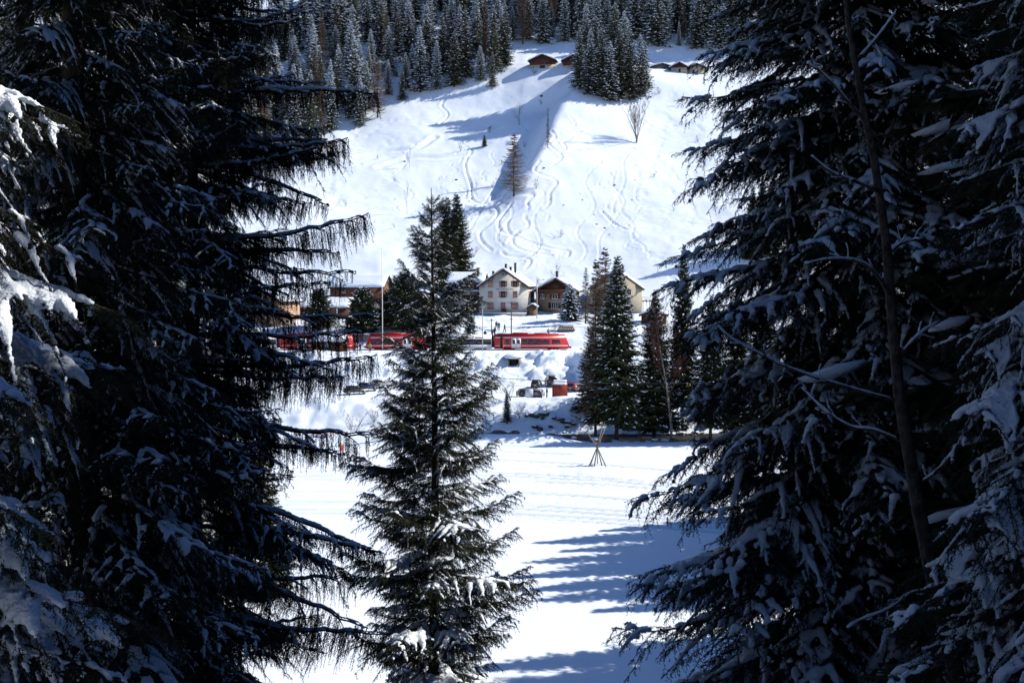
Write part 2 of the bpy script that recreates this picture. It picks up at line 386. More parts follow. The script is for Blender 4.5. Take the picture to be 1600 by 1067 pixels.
# groomed lanes and snowmobile tracks on the valley floor
lanes = []
for y0, x0, x1 in ((719, -40, 20), (738, -45, 30), (743, -45, 30), (749, -45, 30), (768, -45, 28), (784, -40, 28), (789, -40, 28), (796, -40, 26), (801, -38, 26), (706, -42, 8)):
    Y0 = 24.4 / math.tan(PITCH + math.atan((y0 - 533.5) / F)); xs = np.arange(x0, x1, .25)
    lanes.append(np.stack([xs, Y0 - .007 * np.clip(xs + 13, 0, None) ** 2 + .35 * np.sin(xs / 9 + y0)], 1))
GZ += carve(lanes, 0.34, 0.48, 0.25)
rf = np.random.default_rng(5); feet = []
for k in range(260):
    x = rf.uniform(-14, 30); y = 120 + rf.normal(0, 5) + 2 * math.sin(x / 6)
    feet.append(np.array([[x, y]]))
for k in range(120):
    x = -20 + k * 0.42; feet.append(np.array([[x, 108.5 - 0.0035 * (x - 2) ** 2 + rf.uniform(-.25, .25)]]))
    x = -20 + k * 0.42; feet.append(np.array([[x, 121 - 0.003 * (x - 2) ** 2 + rf.uniform(-.25, .25)]]))
GZ += carve(feet, 0.28, 0.26, 0.4)
ny, nx = GZ.shape
idx = np.arange(ny * nx).reshape(ny, nx)
quads = np.stack([idx[:-1, :-1], idx[:-1, 1:], idx[1:, 1:], idx[1:, :-1]], -1).reshape(-1, 4)
gm = np_mesh('snowy_ground', np.stack([GX, GY, GZ], -1).reshape(-1, 3), [quads], None, [SNOWG], True)
ground = link('snowy_ground', gm); ground['kind'] = 'structure'
# stream: dark moving water between its banks
WATER = bpy.data.materials.new('stream_water'); WATER.use_nodes = True
_n = WATER.node_tree.nodes; _b = _n['Principled BSDF']; _b.inputs['Base Color'].default_value = (0.02, 0.017, 0.013, 1); _b.inputs['Specular IOR Level'].default_value = 0.1; _b.inputs['Roughness'].default_value = 0.5
_z = _n.new('ShaderNodeTexNoise'); _z.inputs['Scale'].default_value = 1.5; _z.inputs['Detail'].default_value = 4
_bm = _n.new('ShaderNodeBump'); _bm.inputs['Strength'].default_value = 0.4; _bm.inputs['Distance'].default_value = 0.2
WATER.node_tree.links.new(_z.outputs['Fac'], _bm.inputs['Height']); WATER.node_tree.links.new(_bm.outputs[0], _b.inputs['Normal'])
wxs = np.arange(-160, 161, 4.0); wv = []; wf = []
for i, x in enumerate(wxs):
    wv += [(x, 150.0, 4.82), (x, 167.0, 4.82)]
    if i: wf.append((2 * i - 2, 2 * i, 2 * i + 1, 2 * i - 1))
o = Geo().add(wv, wf).build('stream', WATER); o['kind'] = 'structure'

# ------------------------------------------------------------------ conifers
def remeshed(g, voxel, name):
    ob = g.build('tmp', SNOW)
    m = ob.modifiers.new('r', 'REMESH'); m.mode = 'VOXEL'; m.voxel_size = voxel; m.use_smooth_shade = True
    s = ob.modifiers.new('s', 'SMOOTH'); s.factor = 0.5; s.iterations = 2
    dg = bpy.context.evaluated_depsgraph_get()
    me = bpy.data.meshes.new_from_object(ob.evaluated_get(dg)); me.name = name
    n_ = len(me.vertices); co = np.empty(n_ * 3); me.vertices.foreach_get('co', co); co = co.reshape(-1, 3)
    g_ = np.random.default_rng(n_); co += g_.normal(0, voxel * .16, co.shape); co[:, 2] += .012 * fbm(co[:, 0] * 22, co[:, 1] * 22, 2); me.vertices.foreach_set('co', co.ravel()); me.update()
    me.materials.clear(); me.materials.append(SNOW)
    old = ob.data; bpy.data.objects.remove(ob); bpy.data.meshes.remove(old)
    return me

def brush(T, p0, d, ln, rr, nl=0.04, nw=0.009, per=0.011):
    """needles round a straight twig"""
    n = max(3, int(ln / per)); t = (np.arange(n) + rr.random(n)) / n
    d = np.asarray(d); ref = np.array([0, 0, 1.0]) if abs(d[2]) < .9 else np.array([1.0, 0, 0])
    u = unit(np.cross(d, ref)); w = np.cross(d, u); a = rr.uniform(0, 6.283, n)
    out = np.cos(a)[:, None] * u + np.sin(a)[:, None] * w
    base = np.asarray(p0) + t[:, None] * ln * d
    dirs = unit(out * 0.9 + d * 0.75)
    T.needles(base, dirs, unit(np.cross(dirs, rr.normal(size=(n, 3)))), nl * rr.uniform(.7, 1.2, n) * (1 - .3 * t), np.full(n, nw))

def branch_axis(L, sag, lift, n=14, rr=None, wob=0.02):
    t = np.linspace(0, 1, n)
    a = np.stack([L * t * (1 - 0.06 * t), L * wob * np.sin(t * 5 + rr.uniform(0, 6)) * t, L * (-sag * t ** 1.3 + lift * t ** 3)], 1)
    return a
def axis_at(A, t):
    f = t * (len(A) - 1); i = int(min(f, len(A) - 2)); return A[i] + (A[i + 1] - A[i]) * (f - i), unit(A[i + 1] - A[i])

def fan_branch(seed, L=4.0, sag=.3, lift=.12, snow=1.0, hang=.35, dense=1.0, needle=NEEDLE_D, under=1.0, cover=.6, nl=.05, nw=.015):
    """flat spruce bough: side twigs in a fan, hanging twigs under them, needle brushes, snow lying in pads and fingers"""
    rr = np.random.default_rng(seed); T = Tris(); W = Geo(); S = Geo()
    A = branch_axis(L, sag, lift, rr=rr, wob=.045); A[:, 2] += .02 * L * np.sin(np.linspace(0, 1, len(A)) * 8 + rr.uniform(0, 6)) * np.linspace(0, 1, len(A))
    W.tube(A, np.linspace(.035, .006, len(A)) * L / 4, 5)
    field = np.clip(.55 + 1.1 * np.interp(np.linspace(0, 1, 40), np.linspace(0, 1, 8), rr.uniform(-.5, .5, 8)), 0, 1.2)
    fld = lambda t: field[min(39, int(t * 39))]
    t = 0.07; side = 1
    while t < .995:
        p, ax = axis_at(A, t); fs = fld(t)
        l = (0.34 * L * (1 - t) ** .65 * smooth(0.0, .3, t) + .13) * rr.uniform(.55, 1.25)
        ang = R(rr.uniform(30, 72)) * side
        h = unit(np.array([ax[0] * math.cos(ang) - ax[1] * math.sin(ang), ax[0] * math.sin(ang) + ax[1] * math.cos(ang), 0]))
        hg = hang * rr.uniform(.25, 1.8); n = 6; u = np.linspace(0, 1, n)[:, None]
        bend = np.array([ax[0], ax[1], 0]) * rr.uniform(.05, .4); wv_ = rr.normal(0, .03, (n, 3)) * u
        Q = p + l * (h * u + bend * u ** 2 + wv_) + np.concatenate([np.zeros((n, 2)), l * (ax[2] * .5 * u - hg * u ** 1.7)], 1)
        W.tube(Q, np.linspace(.008, .003, n), 3, cap=False)
        v = 0.04
        while v < 1.0:
            q, dx = axis_at(Q, v)
            for sd_ in (-1, 1):
                tl = (.30 * l * (1 - v) ** .8 + .07) * rr.uniform(.6, 1.3)
                a2 = R(rr.uniform(30, 65)) * sd_
                d2 = unit(np.array([dx[0] * math.cos(a2) - dx[1] * math.sin(a2), dx[0] * math.sin(a2) + dx[1] * math.cos(a2), dx[2] - rr.uniform(0, .7)]))
                brush(T, q, d2, tl, rr, nl, nw, .016)
            if rr.random() < under * .8:
                d2 = unit(np.array([rr.normal(0, .35), rr.normal(0, .35), -1.0]) + dx * .5)
                brush(T, q, d2, rr.uniform(.08, .3) * (.6 + .5 * L / 4), rr, nl, nw, .016)
            v += .1 / max(l, .12) / dense * rr.uniform(.7, 1.3)
        for k in range(n - 1):
            sg = Q[k + 1] - Q[k]; brush(T, Q[k], unit(sg), np.linalg.norm(sg), rr, nl, nw)
        if snow > 0 and t < .93 and rr.random() < cover * fs * 1.25:
            a, b = rr.uniform(0, .3), rr.uniform(.6, 1.0); m = 7
            B = np.array([axis_at(Q, x)[0] for x in np.linspace(a, b, m)]) + [0, 0, .03]
            taper = np.array([1.5, 1.5, 1.35, 1.1, .9, .75, .45]); rad = .044 * snow * (.45 + .6 * fs) * min(1.25, .6 + l * .6)
            S.tube(B, rad * rr.uniform(.5, 1.5, m) * taper, 7, squash=.62)
            for x in np.linspace(.15, .85, int(2 + l * 4)):
                if rr.random() < .55 * fs:
                    q, dx = axis_at(Q, x); a2 = R(rr.uniform(35, 60)) * rr.choice([-1, 1]); tl = (.24 * l * (1 - x) + .07)
                    d2 = unit(np.array([dx[0] * math.cos(a2) - dx[1] * math.sin(a2), dx[0] * math.sin(a2) + dx[1] * math.cos(a2), dx[2] - .3]))
                    S.tube([q + [0, 0, .02], q + d2 * tl * .55 + [0, 0, .022], q + d2 * tl + [0, 0, .01]], .03 * snow * rr.uniform(.6, 1.4, 3), 6, squash=.75)
        if snow > 0 and rr.random() < .5 * fs and .15 < t < .86:
            S.tube([p + ax * -.09 + [0, 0, .03], p + [rr.normal(0, .02), rr.normal(0, .02), .045], p + ax * .1 + [0, 0, .03]], .058 * snow * rr.uniform(.5, 1.3) * np.array([.6, 1, .6]), 7, squash=.75)
        side *= -1; t += rr.uniform(.7, 1.3) * .03 / dense * (4 / L) ** .5
    tv = T.verts(); nt = len(tv) // 3
    wv = np.concatenate(W.v); arrs = [np.arange(nt * 3).reshape(-1, 3)]; mi = [np.zeros(nt, int)]
    for k, f in W.f.items(): arrs.append(np.array(f) + len(tv)); mi.append(np.ones(len(f), int))
    me = np_mesh('branch', np.concatenate([tv, wv]), arrs, np.concatenate(mi), [needle, TWIG])
    sm = remeshed(S, .03, 'snow') if snow > 0 else None
    return me, sm, L

def weeping_branch(seed, L=4.0, sag=.1, lift=.08, snow=1.0, drop=.7):
    """long limb of a weeping spruce: curtains of hanging twigs below a snow-covered limb"""
    rr = np.random.default_rng(seed); T = Tris(); W = Geo(); S = Geo()
    A = branch_axis(L, sag, lift, 18, rr, .07); A[:, 2] += np.cumsum(rr.normal(0, .03, 18)) * L / 4
    W.tube(A, np.linspace(.05, .012, len(A)), 6)
    B = A[2:] + [0, 0, .045]; S.tube(B[:-1], .058 * snow * rr.uniform(.6, 1.45, len(B) - 1) * np.linspace(1.1, .5, len(B) - 1), 8, squash=.75)
    paths = [(A, 1.0, 1.0)]
    t = .15; side = 1
    while t < .99:
        p, ax = axis_at(A, t); l = (.2 * L * (1 - t) ** .6 + .12) * rr.uniform(.5, 1.2); ang = R(rr.uniform(40, 70)) * side
        h = np.array([math.cos(ang), math.sin(ang), 0]); u = np.linspace(0, 1, 6)[:, None]
        Q = p + l * h * u + np.concatenate([np.zeros((6, 2)), -l * .3 * u ** 1.5], 1)
        W.tube(Q, np.linspace(.016, .006, 6), 4, cap=False); paths.append((Q, .8, l / L))
        if rr.random() < .75: S.tube(Q[:5] + [0, 0, .03], .04 * snow * rr.uniform(.6, 1.3, 5), 6, squash=.7)
        side *= -1; t += rr.uniform(.05, .09)
    for Q, f, rel in paths:
        ln = np.linalg.norm(np.diff(Q, axis=0), axis=1).sum(); n = int(ln / .03)
        for k in range(n):
            x = (k + rr.random()) / n
            if f == 1.0 and x < .12: continue
            p, ax = axis_at(Q, x); hl = drop * rr.uniform(.25, 1.15) * (1 - .45 * x) * f * (.35 + 1.1 * abs(math.sin(x * ln * 2.3 + seed)) ** .8)
            if math.sin(x * ln * 3.7 + seed * 2) > .82: continue
            d = unit(np.array([rr.normal(0, .07), rr.normal(0, .07), -1.0]) + ax * .05)
            off = rr.normal(0, .02, 3) * [1, 2, 0]
            brush(T, p + off, d, hl, rr, nl=.045, nw=.017, per=.012)
            if hl > .35:
                for _ in range(2):
                    q = p + off + d * hl * rr.uniform(.1, .6); d2 = unit(d + rr.normal(0, .35, 3) * [1, 1, .3])
                    brush(T, q, d2, hl * .35, rr, nl=.04, nw=.016, per=.014)
        for k in range(len(Q) - 1):
            if f == 1.0 and k < len(Q) * .6: continue
            sg = Q[k + 1] - Q[k]; brush(T, Q[k], unit(sg), np.linalg.norm(sg), rr, per=.008)
    tv = T.verts(); nt = len(tv) // 3
    wv = np.concatenate(W.v); arrs = [np.arange(nt * 3).reshape(-1, 3)]; mi = [np.zeros(nt, int)]
    for k, f in W.f.items(): arrs.append(np.array(f) + len(tv)); mi.append(np.ones(len(f), int))
    me = np_mesh('branch', np.concatenate([tv, wv]), arrs, np.concatenate(mi), [NEEDLE_D, TWIG])
    return me, remeshed(S, .03, 'snow'), L

def trunk_mesh(h, r, seed, lean=0.0, m=BARK, sides=10):
    rr = np.random.default_rng(seed); n = 14; t = np.linspace(0, 1, n)
    P = np.stack([lean * h * t + .02 * h * .1 * np.sin(t * 7 + seed), .012 * h * np.sin(t * 5 + seed * 2) * t, h * t - .4 * (t == 0)], 1)
    return Geo().tube(P, np.maximum(r * (1 - t) ** .8 * (1 + .35 * np.exp(-t * 18)), .012), sides).mesh('trunk', m, True)

def near_spruce(name, label, x, y, h, rb, protos, seed, start=.1, step=.42, per=5, trunk_r=None, droop=(-14, 24), power=.75, base=None, group=None, jit=.2, lo_len=None, pj=7, extra=()):
    rr = np.random.default_rng(seed); z0 = hz(x, y) - .15 if base is None else base
    t = thing(name, label, 'tree', (x, y, z0), 0, group)
    link('trunk', trunk_mesh(h, trunk_r or h * .0135, seed), t)
    z = start * h; a0 = rr.uniform(0, 360); cnt = 0
    for i, (zw, az, ln, pit) in enumerate(extra):
        me, sm, L = protos[i % 3]; s = ln / L
        b = link('branch', me, t, (0, 0, zw - z0), (0, -R(pit), R(az)), s)
        if sm: link('snow', sm, b)['kind'] = 'stuff'
    while z < h * .985:
        f = (z - start * h) / (h * (1 - start))
        ln = rb * ((1 - f) ** power) + .12
        if lo_len: ln *= 1 - lo_len * math.exp(-f * 8)
        for k in range(per):
            me, sm, L = protos[rr.integers(len(protos))]
            l = ln * rr.uniform(1 - jit * 1.6, 1 + jit)
            az = a0 + 360 / per * k + rr.uniform(-18, 18)
            pit = droop[0] + (droop[1] - droop[0]) * f ** 1.3 + rr.uniform(-pj, pj)
            s = l / L
            b = link('branch', me, t, (0, 0, z + rr.uniform(-.2, .2) * step * 1.5), (rr.uniform(-.12, .12), -R(pit), R(az)), (s, s * rr.uniform(.9, 1.15), min(s * 1.15, s ** .8)))
            if sm: link('snow', sm, b)['kind'] = 'stuff'
            cnt += 1
        a0 += 360 * .382 / 1.0 + rr.uniform(-10, 10); z += step * (1 - .55 * f) * rr.uniform(.8, 1.2)
    return t

def crown_meshes(seed, h, rb, whorl=.5, per=6, start=.12, snow=.6, fr=10, needle=NEEDLE, power=.8, droop=.35, fine=1.0, blob=.22, leaf=1.0):
    """crown of a conifer further off: sprays along drooping boughs; snow pads lying on them"""
    rr = np.random.default_rng(seed); T = Tris(); SV = []; SF = []; sn = 0; W = Geo()
    z = start * h; a0 = 0
    import bmesh
    bm = bmesh.new(); bmesh.ops.create_icosphere(bm, subdivisions=1, radius=1)
    iv = np.array([v.co[:] for v in bm.verts]); iff = np.array([[q.index for q in f.verts] for f in bm.faces]); bm.free()
    while z < h * .99:
        f = (z / h - start) / (1 - start); R0 = rb * (1 - f) ** power + .1
        np_ = per if f < .8 else max(4, per - 1)
        for k in range(np_):
            az = a0 + 6.283 / np_ * k + rr.uniform(-.35, .35); l = R0 * rr.uniform(.62, 1.18)
            d = np.array([math.cos(az), math.sin(az), 0]); s = np.array([-d[1], d[0], 0])
            dr = droop * (1 - f) - .25 * f + rr.uniform(-.1, .1); zz = z + rr.uniform(-.5, .5) * whorl
            def ax(t): return d * (l * t)[..., None] + np.array([0, 0, 1.0]) * (zz - l * dr * t ** 1.2 + .18 * l * t ** 3)[..., None]
            if fine > .9 and l > .8: W.tube(ax(np.linspace(0, .8, 4)), np.linspace(.05, .012, 4), 3, cap=False)
            n = max(4, int(fr * (.35 + .65 * l / rb))); t = np.clip((np.arange(n) + rr.random(n)) / n, .08, 1)
            for sd_ in (-1, 1, 0, 0.35):
                m = len(t); b = ax(t)
                fl = (.42 * l * (1 - t) ** .6 + .16 * leaf) * rr.uniform(.6, 1.25, m)
                if sd_ in (0, .35): fl *= .6
                an = rr.uniform(.5, 1.0, m)
                dd = d * np.cos(an)[:, None] + s * (sd_ * np.sin(an))[:, None] + np.array([0, 0, 1.0]) * (rr.uniform(-.55, -.05, m) - (.5 if sd_ in (0, .35) else 0))[:, None]
                dd = unit(dd); sv = unit(np.cross(dd, np.array([0, 0, 1.0]) + rr.normal(0, .5, (m, 3))))
                T.kite(b, dd, sv, fl, fl * .22 + .05 * leaf)
                if fine > .9:   # side sprigs
                    for q in (.35, .65):
                        b2 = b + dd * (fl * q)[:, None]
                        for sg in (-1, 1):
                            d3 = unit(dd + sv * sg * .9 + np.array([0, 0, -.25]))
                            T.needles(b2, d3, unit(np.cross(d3, sv + rr.normal(0, .4, (m, 3)))), fl * .4, fl * .1 + .03)
            if snow > 0:
                for j in range(int(1 + snow * 4)):
                    if rr.random() > snow: continue
                    tt = np.array([rr.uniform(.25, 1.0)]); c = ax(tt)[0] + s * rr.normal(0, .16) * l * (1.1 - tt[0]) + [0, 0, .04]
                    r = blob * rr.uniform(.5, 1.3) * (.5 + .5 * l / rb)
                    M = np.stack([d * r * rr.uniform(1.4, 2.6) + [0, 0, -r * .6], s * r * .7, np.array([0, 0, r * .36])])
                    SV.append((iv * rr.uniform(.8, 1.2, (len(iv), 1))) @ M + c); SF.append(iff + sn); sn += len(iv)
        a0 += 2.4; z += whorl * (1 - .45 * f) * rr.uniform(.8, 1.2)
    n = 6 if fine < .9 else 10
    tv = T.verts(); nt = len(tv) // 3; arrs = [np.arange(nt * 3).reshape(-1, 3)]; mi = [np.zeros(nt, int)]; vv = [tv]
    if W.n:
        vv.append(np.concatenate(W.v)); arrs.append(np.array(W.f[4]) + len(tv)); mi.append(np.ones(len(W.f[4]), int))
    cm = np_mesh('crown', np.concatenate(vv), arrs, np.concatenate(mi), [needle, TWIG])
    sm = np_mesh('snow', np.concatenate(SV), [np.concatenate(SF)], None, [SNOW], True) if SV else None
    return cm, sm, trunk_mesh(h * .97, h * .011, seed, sides=7), h
def put_tree(proto, name, label, x, y, h, rz, group=None, wide=1.0, cat='tree', sink=.2, z=None):
    cm, sm, tm, h0 = proto; s = h / h0
    t = thing(name, label, cat, (x, y, (hz(x, y) if z is None else z) - sink), rz, group); t.scale = (s * wide, s * wide, s)
    link('trunk', tm, t); c = link('crown', cm, t)
    if sm: link('snow', sm, c)['kind'] = 'stuff'
    return t

def larch_proto(seed, h=20, rb=3.2, m=LARCH, start=.12):
    rr = np.random.default_rng(seed); T = Tris(); z = start * h; a0 = 0
    while z < h * .985:
        f = (z / h - start) / (1 - start); R0 = rb * (1 - f) ** .75 + .15
        for k in range(5):
            az = a0 + 1.2566 * k + rr.uniform(-.4, .4); zz = z + rr.uniform(-.35, .35); l = R0 * rr.uniform(.6, 1.15); d = np.array([math.cos(az), math.sin(az), 0]); s = np.array([-d[1], d[0], 0])
            n = 40; t = np.clip((np.arange(n) + rr.random(n)) / n, .05, 1)
            ax = lambda t: d * (l * t)[..., None] + np.array([0, 0, 1.0]) * (zz - .12 * l * t + .28 * l * t ** 2.5)[..., None]
            tt = np.linspace(0, .95, 6); b = ax(tt); nx_ = ax(tt + .25)
            dd = unit(nx_ - b); T.needles(b, dd, unit(np.cross(dd, [0, 0, 1.0])), np.full(6, l * .28), np.full(6, .08) * (1.1 - tt))
            b = ax(t); sg = rr.choice([-1, 1], n); fl = (.3 * l * (1 - t) ** .6 + .2) * rr.uniform(.5, 1.2, n)
            d2 = unit(d * .7 + s * sg[:, None] * rr.uniform(.2, 1, (n, 1)) + np.array([0, 0, 1.0]) * rr.uniform(-.7, .35, (n, 1)))
            T.needles(b, d2, unit(np.cross(d2, rr.normal(size=(n, 3)))), fl, np.full(n, .085))
        a0 += 2.4; z += .5 * rr.uniform(.8, 1.2) * (1 - .3 * f)
    tv = T.verts(); cm = np_mesh('crown', tv, [np.arange(len(tv)).reshape(-1, 3)], None, [m])
    return cm, None, trunk_mesh(h * .97, h * .009, seed, sides=7), h

def bare_proto(seed, h=8, spread=.5, levels=4, m=GREYBARK, tm=GREYBARK, multi=1, up=.35, first=.25, r0=None):
    """leafless broadleaf tree or bush: limbs and twigs in one crown mesh, trunk apart"""
    rr = np.random.default_rng(seed); C = Geo(); K = Geo(); r0 = r0 or h * .012
    def grow(p, d, l, r, lev):
        n = 4; pts = [p]; q = p.copy(); dd = d.copy()
        for i in range(n):
            dd = unit(dd + rr.normal(0, .12, 3) + np.array([0, 0, up * .25])); q = q + dd * l / n; pts.append(q.copy())
        C.tube(pts, np.linspace(r, r * .5, n + 1), 4 if lev > 1 else 3, cap=False)
        if lev == 0: return
        for k in range(rr.integers(3, 6)):
            i = rr.integers(1, n + 1); nd = unit(dd + rr.normal(0, spread, 3) + np.array([0, 0, up * .3])); grow(pts[i], nd, l * rr.uniform(.45, .7), max(r * .5, .012), lev - 1)
    for c in range(multi):
        lean = rr.normal(0, .04 if multi == 1 else .22, 2); hh = h * rr.uniform(.8, 1.0)
        P = [np.array([lean[0] * hh * t * (.5 + t) + (0 if multi == 1 else rr.normal(0, .05)), lean[1] * hh * t * (.5 + t), hh * t * .9 - (.3 if t == 0 else 0)]) for t in np.linspace(0, 1, 9)]
        K.tube(P, np.linspace(r0, r0 * .15, 9), 6)
        for t in np.linspace(first, .98, max(6, int(h * 1.1 / multi ** .5))):
            i = t * 8; p = P[int(i)] + (P[min(int(i) + 1, 8)] - P[int(i)]) * (i - int(i)); az = rr.uniform(0, 6.28)
            d = unit(np.array([math.cos(az) * (.4 + spread), math.sin(az) * (.4 + spread), .5 + up])); grow(p, d, h * (.28 * (1 - t) + .06) * rr.uniform(.7, 1.2), max(r0 * .4 * (1 - t * .7), .015), levels - 2)
    return C.mesh('crown', m), None, K.mesh('trunk', tm, True), h

# ------------------------------------------------------------------ foreground spruces
FAN = [fan_branch(11, 4.0, .30, .12, 1.25, .5, cover=.6, under=.8), fan_branch(12, 4.0, .36, .16, 1.4, .6, cover=.65, under=.8), fan_branch(13, 3.6, .24, .1, 1.1, .45, cover=.45, under=.8), fan_branch(14, 3.8, .4, .2, 1.3, .55, cover=.55, under=.8)]
FAN_SOFT = [fan_branch(15, 3.6, .28, .14, .85, .6, cover=.95), fan_branch(16, 3.4, .36, .1, .95, .7, cover=.9), fan_branch(17, 3.5, .2, .12, .8, .5, cover=1.0)]
FAN_HEAVY = [fan_branch(21, 3.0, .34, .06, 1.15, .6, cover=1.0), fan_branch(22, 2.8, .42, .1, 1.3, .75, cover=.9), fan_branch(23, 3.0, .26, .1, 1.0, .6, cover=.8)]
FAN_LIGHT = [fan_branch(31, 3.2, .16, .2, 1.1, .45, 1.0, NEEDLE_C, 1.25, .75, .058, .02), fan_branch(32, 3.0, .24, .24, 1.3, .5, 1.0, NEEDLE_C, 1.25, .75, .058, .02), fan_branch(33, 3.2, .12, .22, 1.0, .45, 1.0, NEEDLE_C, 1.25, .55, .058, .02)]
WEEP = [weeping_branch(51), weeping_branch(52, 4.2, .04, .12, 1.1, .8), weeping_branch(53, 3.8, .16, .05, 1.0, .6)]

def nx(px, Y): return (px - 800) / F * Y
near_spruce('spruce_tree', 'nearest spruce at the left edge with thick pads of snow on its boughs', nx(-190, 9.5), 9.5, 17, 3.0, FAN_HEAVY, 101, .05, .5, 5, droop=(-12, 20))
near_spruce('spruce_tree', 'dark spruce with frosted fans, between the left edge tree and the weeping spruce', nx(130, 15), 15, 22, 3.4, FAN_SOFT, 102, .06, .42, 6, droop=(-16, 18), power=.6)
near_spruce('weeping_spruce', 'weeping spruce with curtains of twigs hanging from long level limbs on the left', nx(300, 19.5), 19.5, 25, 3.45, WEEP * 2 + FAN_SOFT[:2], 103, .08, .34, 5, trunk_r=.2, droop=(-14, 10), power=.4, jit=.28, pj=14, extra=((28.9, -4, 3.6, 2), (28.3, 8, 3.7, -3), (33.5, 2, 3.8, 4), (27.3, -6, 3.9, -3), (30.6, 5, 3.6, 5), (25.9, 3, 3.9, -14), (24.6, -8, 3.9, -18), (23.6, 4, 4.0, -16), (22.4, -3, 4.0, -14), (29.4, 14, 3.7, -2), (32.4, -5, 3.2, -2)))
near_spruce('spruce_tree', 'dark spruce filling the top left corner behind the frosted fans', nx(60, 24), 24, 31, 4.4, FAN_SOFT, 108, .08, .6, 6, droop=(-16, 14), power=.55)
near_spruce('spruce_tree', 'dark spruce between the frosted fans and the weeping limbs, further back', nx(215, 27), 27, 32, 4.2, FAN_SOFT, 109, .08, .66, 6, droop=(-16, 14), power=.55)
near_spruce('spruce_tree', 'slender spruce in the centre with bare trunk showing through its open snowy crown', nx(677, 32), 32, 20.2, 3.42, FAN_LIGHT, 104, .12, .58, 6, trunk_r=.22, droop=(-8, 38), power=.62, jit=.32)
near_spruce('spruce_tree', 'huge dark spruce right of the open slope, broad boughs reaching to the middle', nx(1335, 23), 23, 35, 5.5, FAN, 105, .05, .41, 7, droop=(-17, 10), power=.63, jit=.26, pj=11)
near_spruce('spruce_tree', 'spruce cut by the right edge with pale snow on its upper boughs', nx(1690, 12.5), 12.5, 19, 3.0, FAN_HEAVY, 106, .05, .6, 5, droop=(-16, 14))
near_spruce('spruce_tree', 'spruce in deep shade behind the leaning birch', nx(1540, 31), 31, 29, 4.6, FAN, 107, .06, .62, 5, droop=(-16, 14))

# leaning birch in front of the big right-hand spruce
def birch_foreground():
    t = thing('birch_tree', 'leaning leafless birch with snow along its limbs in front of the big right spruce', 'tree')
    Yb = 15.5
    tr = [(1545, 1250), (1510, 1120), (1482, 1000), (1455, 890), (1436, 800), (1418, 693), (1406, 627), (1394, 500), (1385, 380), (1366, 250), (1345, 150), (1326, 40), (1312, -80)]
    P = [at(a, b, Yb + .1 * math.sin(i)) for i, (a, b) in enumerate(tr)]
    base = Vector((P[0].x + .1, Yb, hz(P[0].x, Yb) - .3)); t.location = base
    P = [base] + P; loc = lambda p: p - base
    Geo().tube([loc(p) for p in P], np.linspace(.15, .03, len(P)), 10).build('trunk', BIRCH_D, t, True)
    limbs = [([(1418, 693), (1367, 672), (1329, 666), (1286, 639), (1247, 600)], (0, .1, .2, .4, .6)), ([(1406, 627), (1348, 612), (1282, 592), (1228, 573), (1189, 554), (1143, 530), (1116, 505)], (0, -.1, -.3, -.4, -.6, -.8, -.9)),
             ([(1460, 925), (1426, 925), (1387, 952), (1340, 971), (1317, 987)], (0, -.1, -.2, -.4, -.5)), ([(1389, 460), (1370, 430), (1345, 410), (1300, 405), (1250, 415)], (0, -.1, -.2, -.4, -.5)),
             ([(1375, 300), (1340, 285), (1300, 270), (1262, 240)], (0, -.1, -.3, -.5)), ([(1383, 400), (1410, 380), (1450, 372)], (0, .2, .4)),
             ([(1352, 190), (1325, 160), (1290, 120), (1255, 95)], (0, -.1, -.3, -.5)), ([(1400, 560), (1440, 520), (1475, 500)], (0, .1, .3)),
             ([(1335, 100), (1370, 60), (1400, 20)], (0, .2, .3)), ([(1428, 760), (1465, 735), (1500, 690)], (0, -.2, -.3))]
    rr = np.random.default_rng(9)
    for pts, dy in limbs:
        L = np.array([loc(at(a, b, Yb + d))[:] for (a, b), d in zip(pts, dy)]); L = dens(L, .08)
        g = Geo().tube(L, np.linspace(.034, .008, len(L)), 6); s = Geo()
        s.tube(L[2:] + [0, 0, .022], .024 * rr.uniform(.6, 1.4, len(L) - 2), 6, squash=.8)
        for k in range(7):
            i = rr.integers(len(L) // 4, len(L) - 1); d = unit(unit(L[-1] - L[0]) + rr.normal(0, .6, 3)); q = L[i]; tw = [q]
            for j in range(5): d = unit(d + rr.normal(0, .25, 3)); q = q + d * .09; tw.append(q)
            g.tube(tw, np.linspace(.009, .003, 6), 4)
            if rr.random() < .6: s.tube(np.array(tw)[:4] + [0, 0, .012], .014 * rr.uniform(.6, 1.3, 4), 5, squash=.8)
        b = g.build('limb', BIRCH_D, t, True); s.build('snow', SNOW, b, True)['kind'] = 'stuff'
birch_foreground()

# ------------------------------------------------------------------ spruces standing further down the slope and on the valley floor
MID = [crown_meshes(61, 20, 3.6, .5, 7, .1, .75, 11, NEEDLE, blob=.17), crown_meshes(62, 20, 3.0, .48, 6, .14, .85, 10, NEEDLE, blob=.17), crown_meshes(63, 20, 4.2, .55, 7, .08, .4, 11, NEEDLE, droop=.45)]
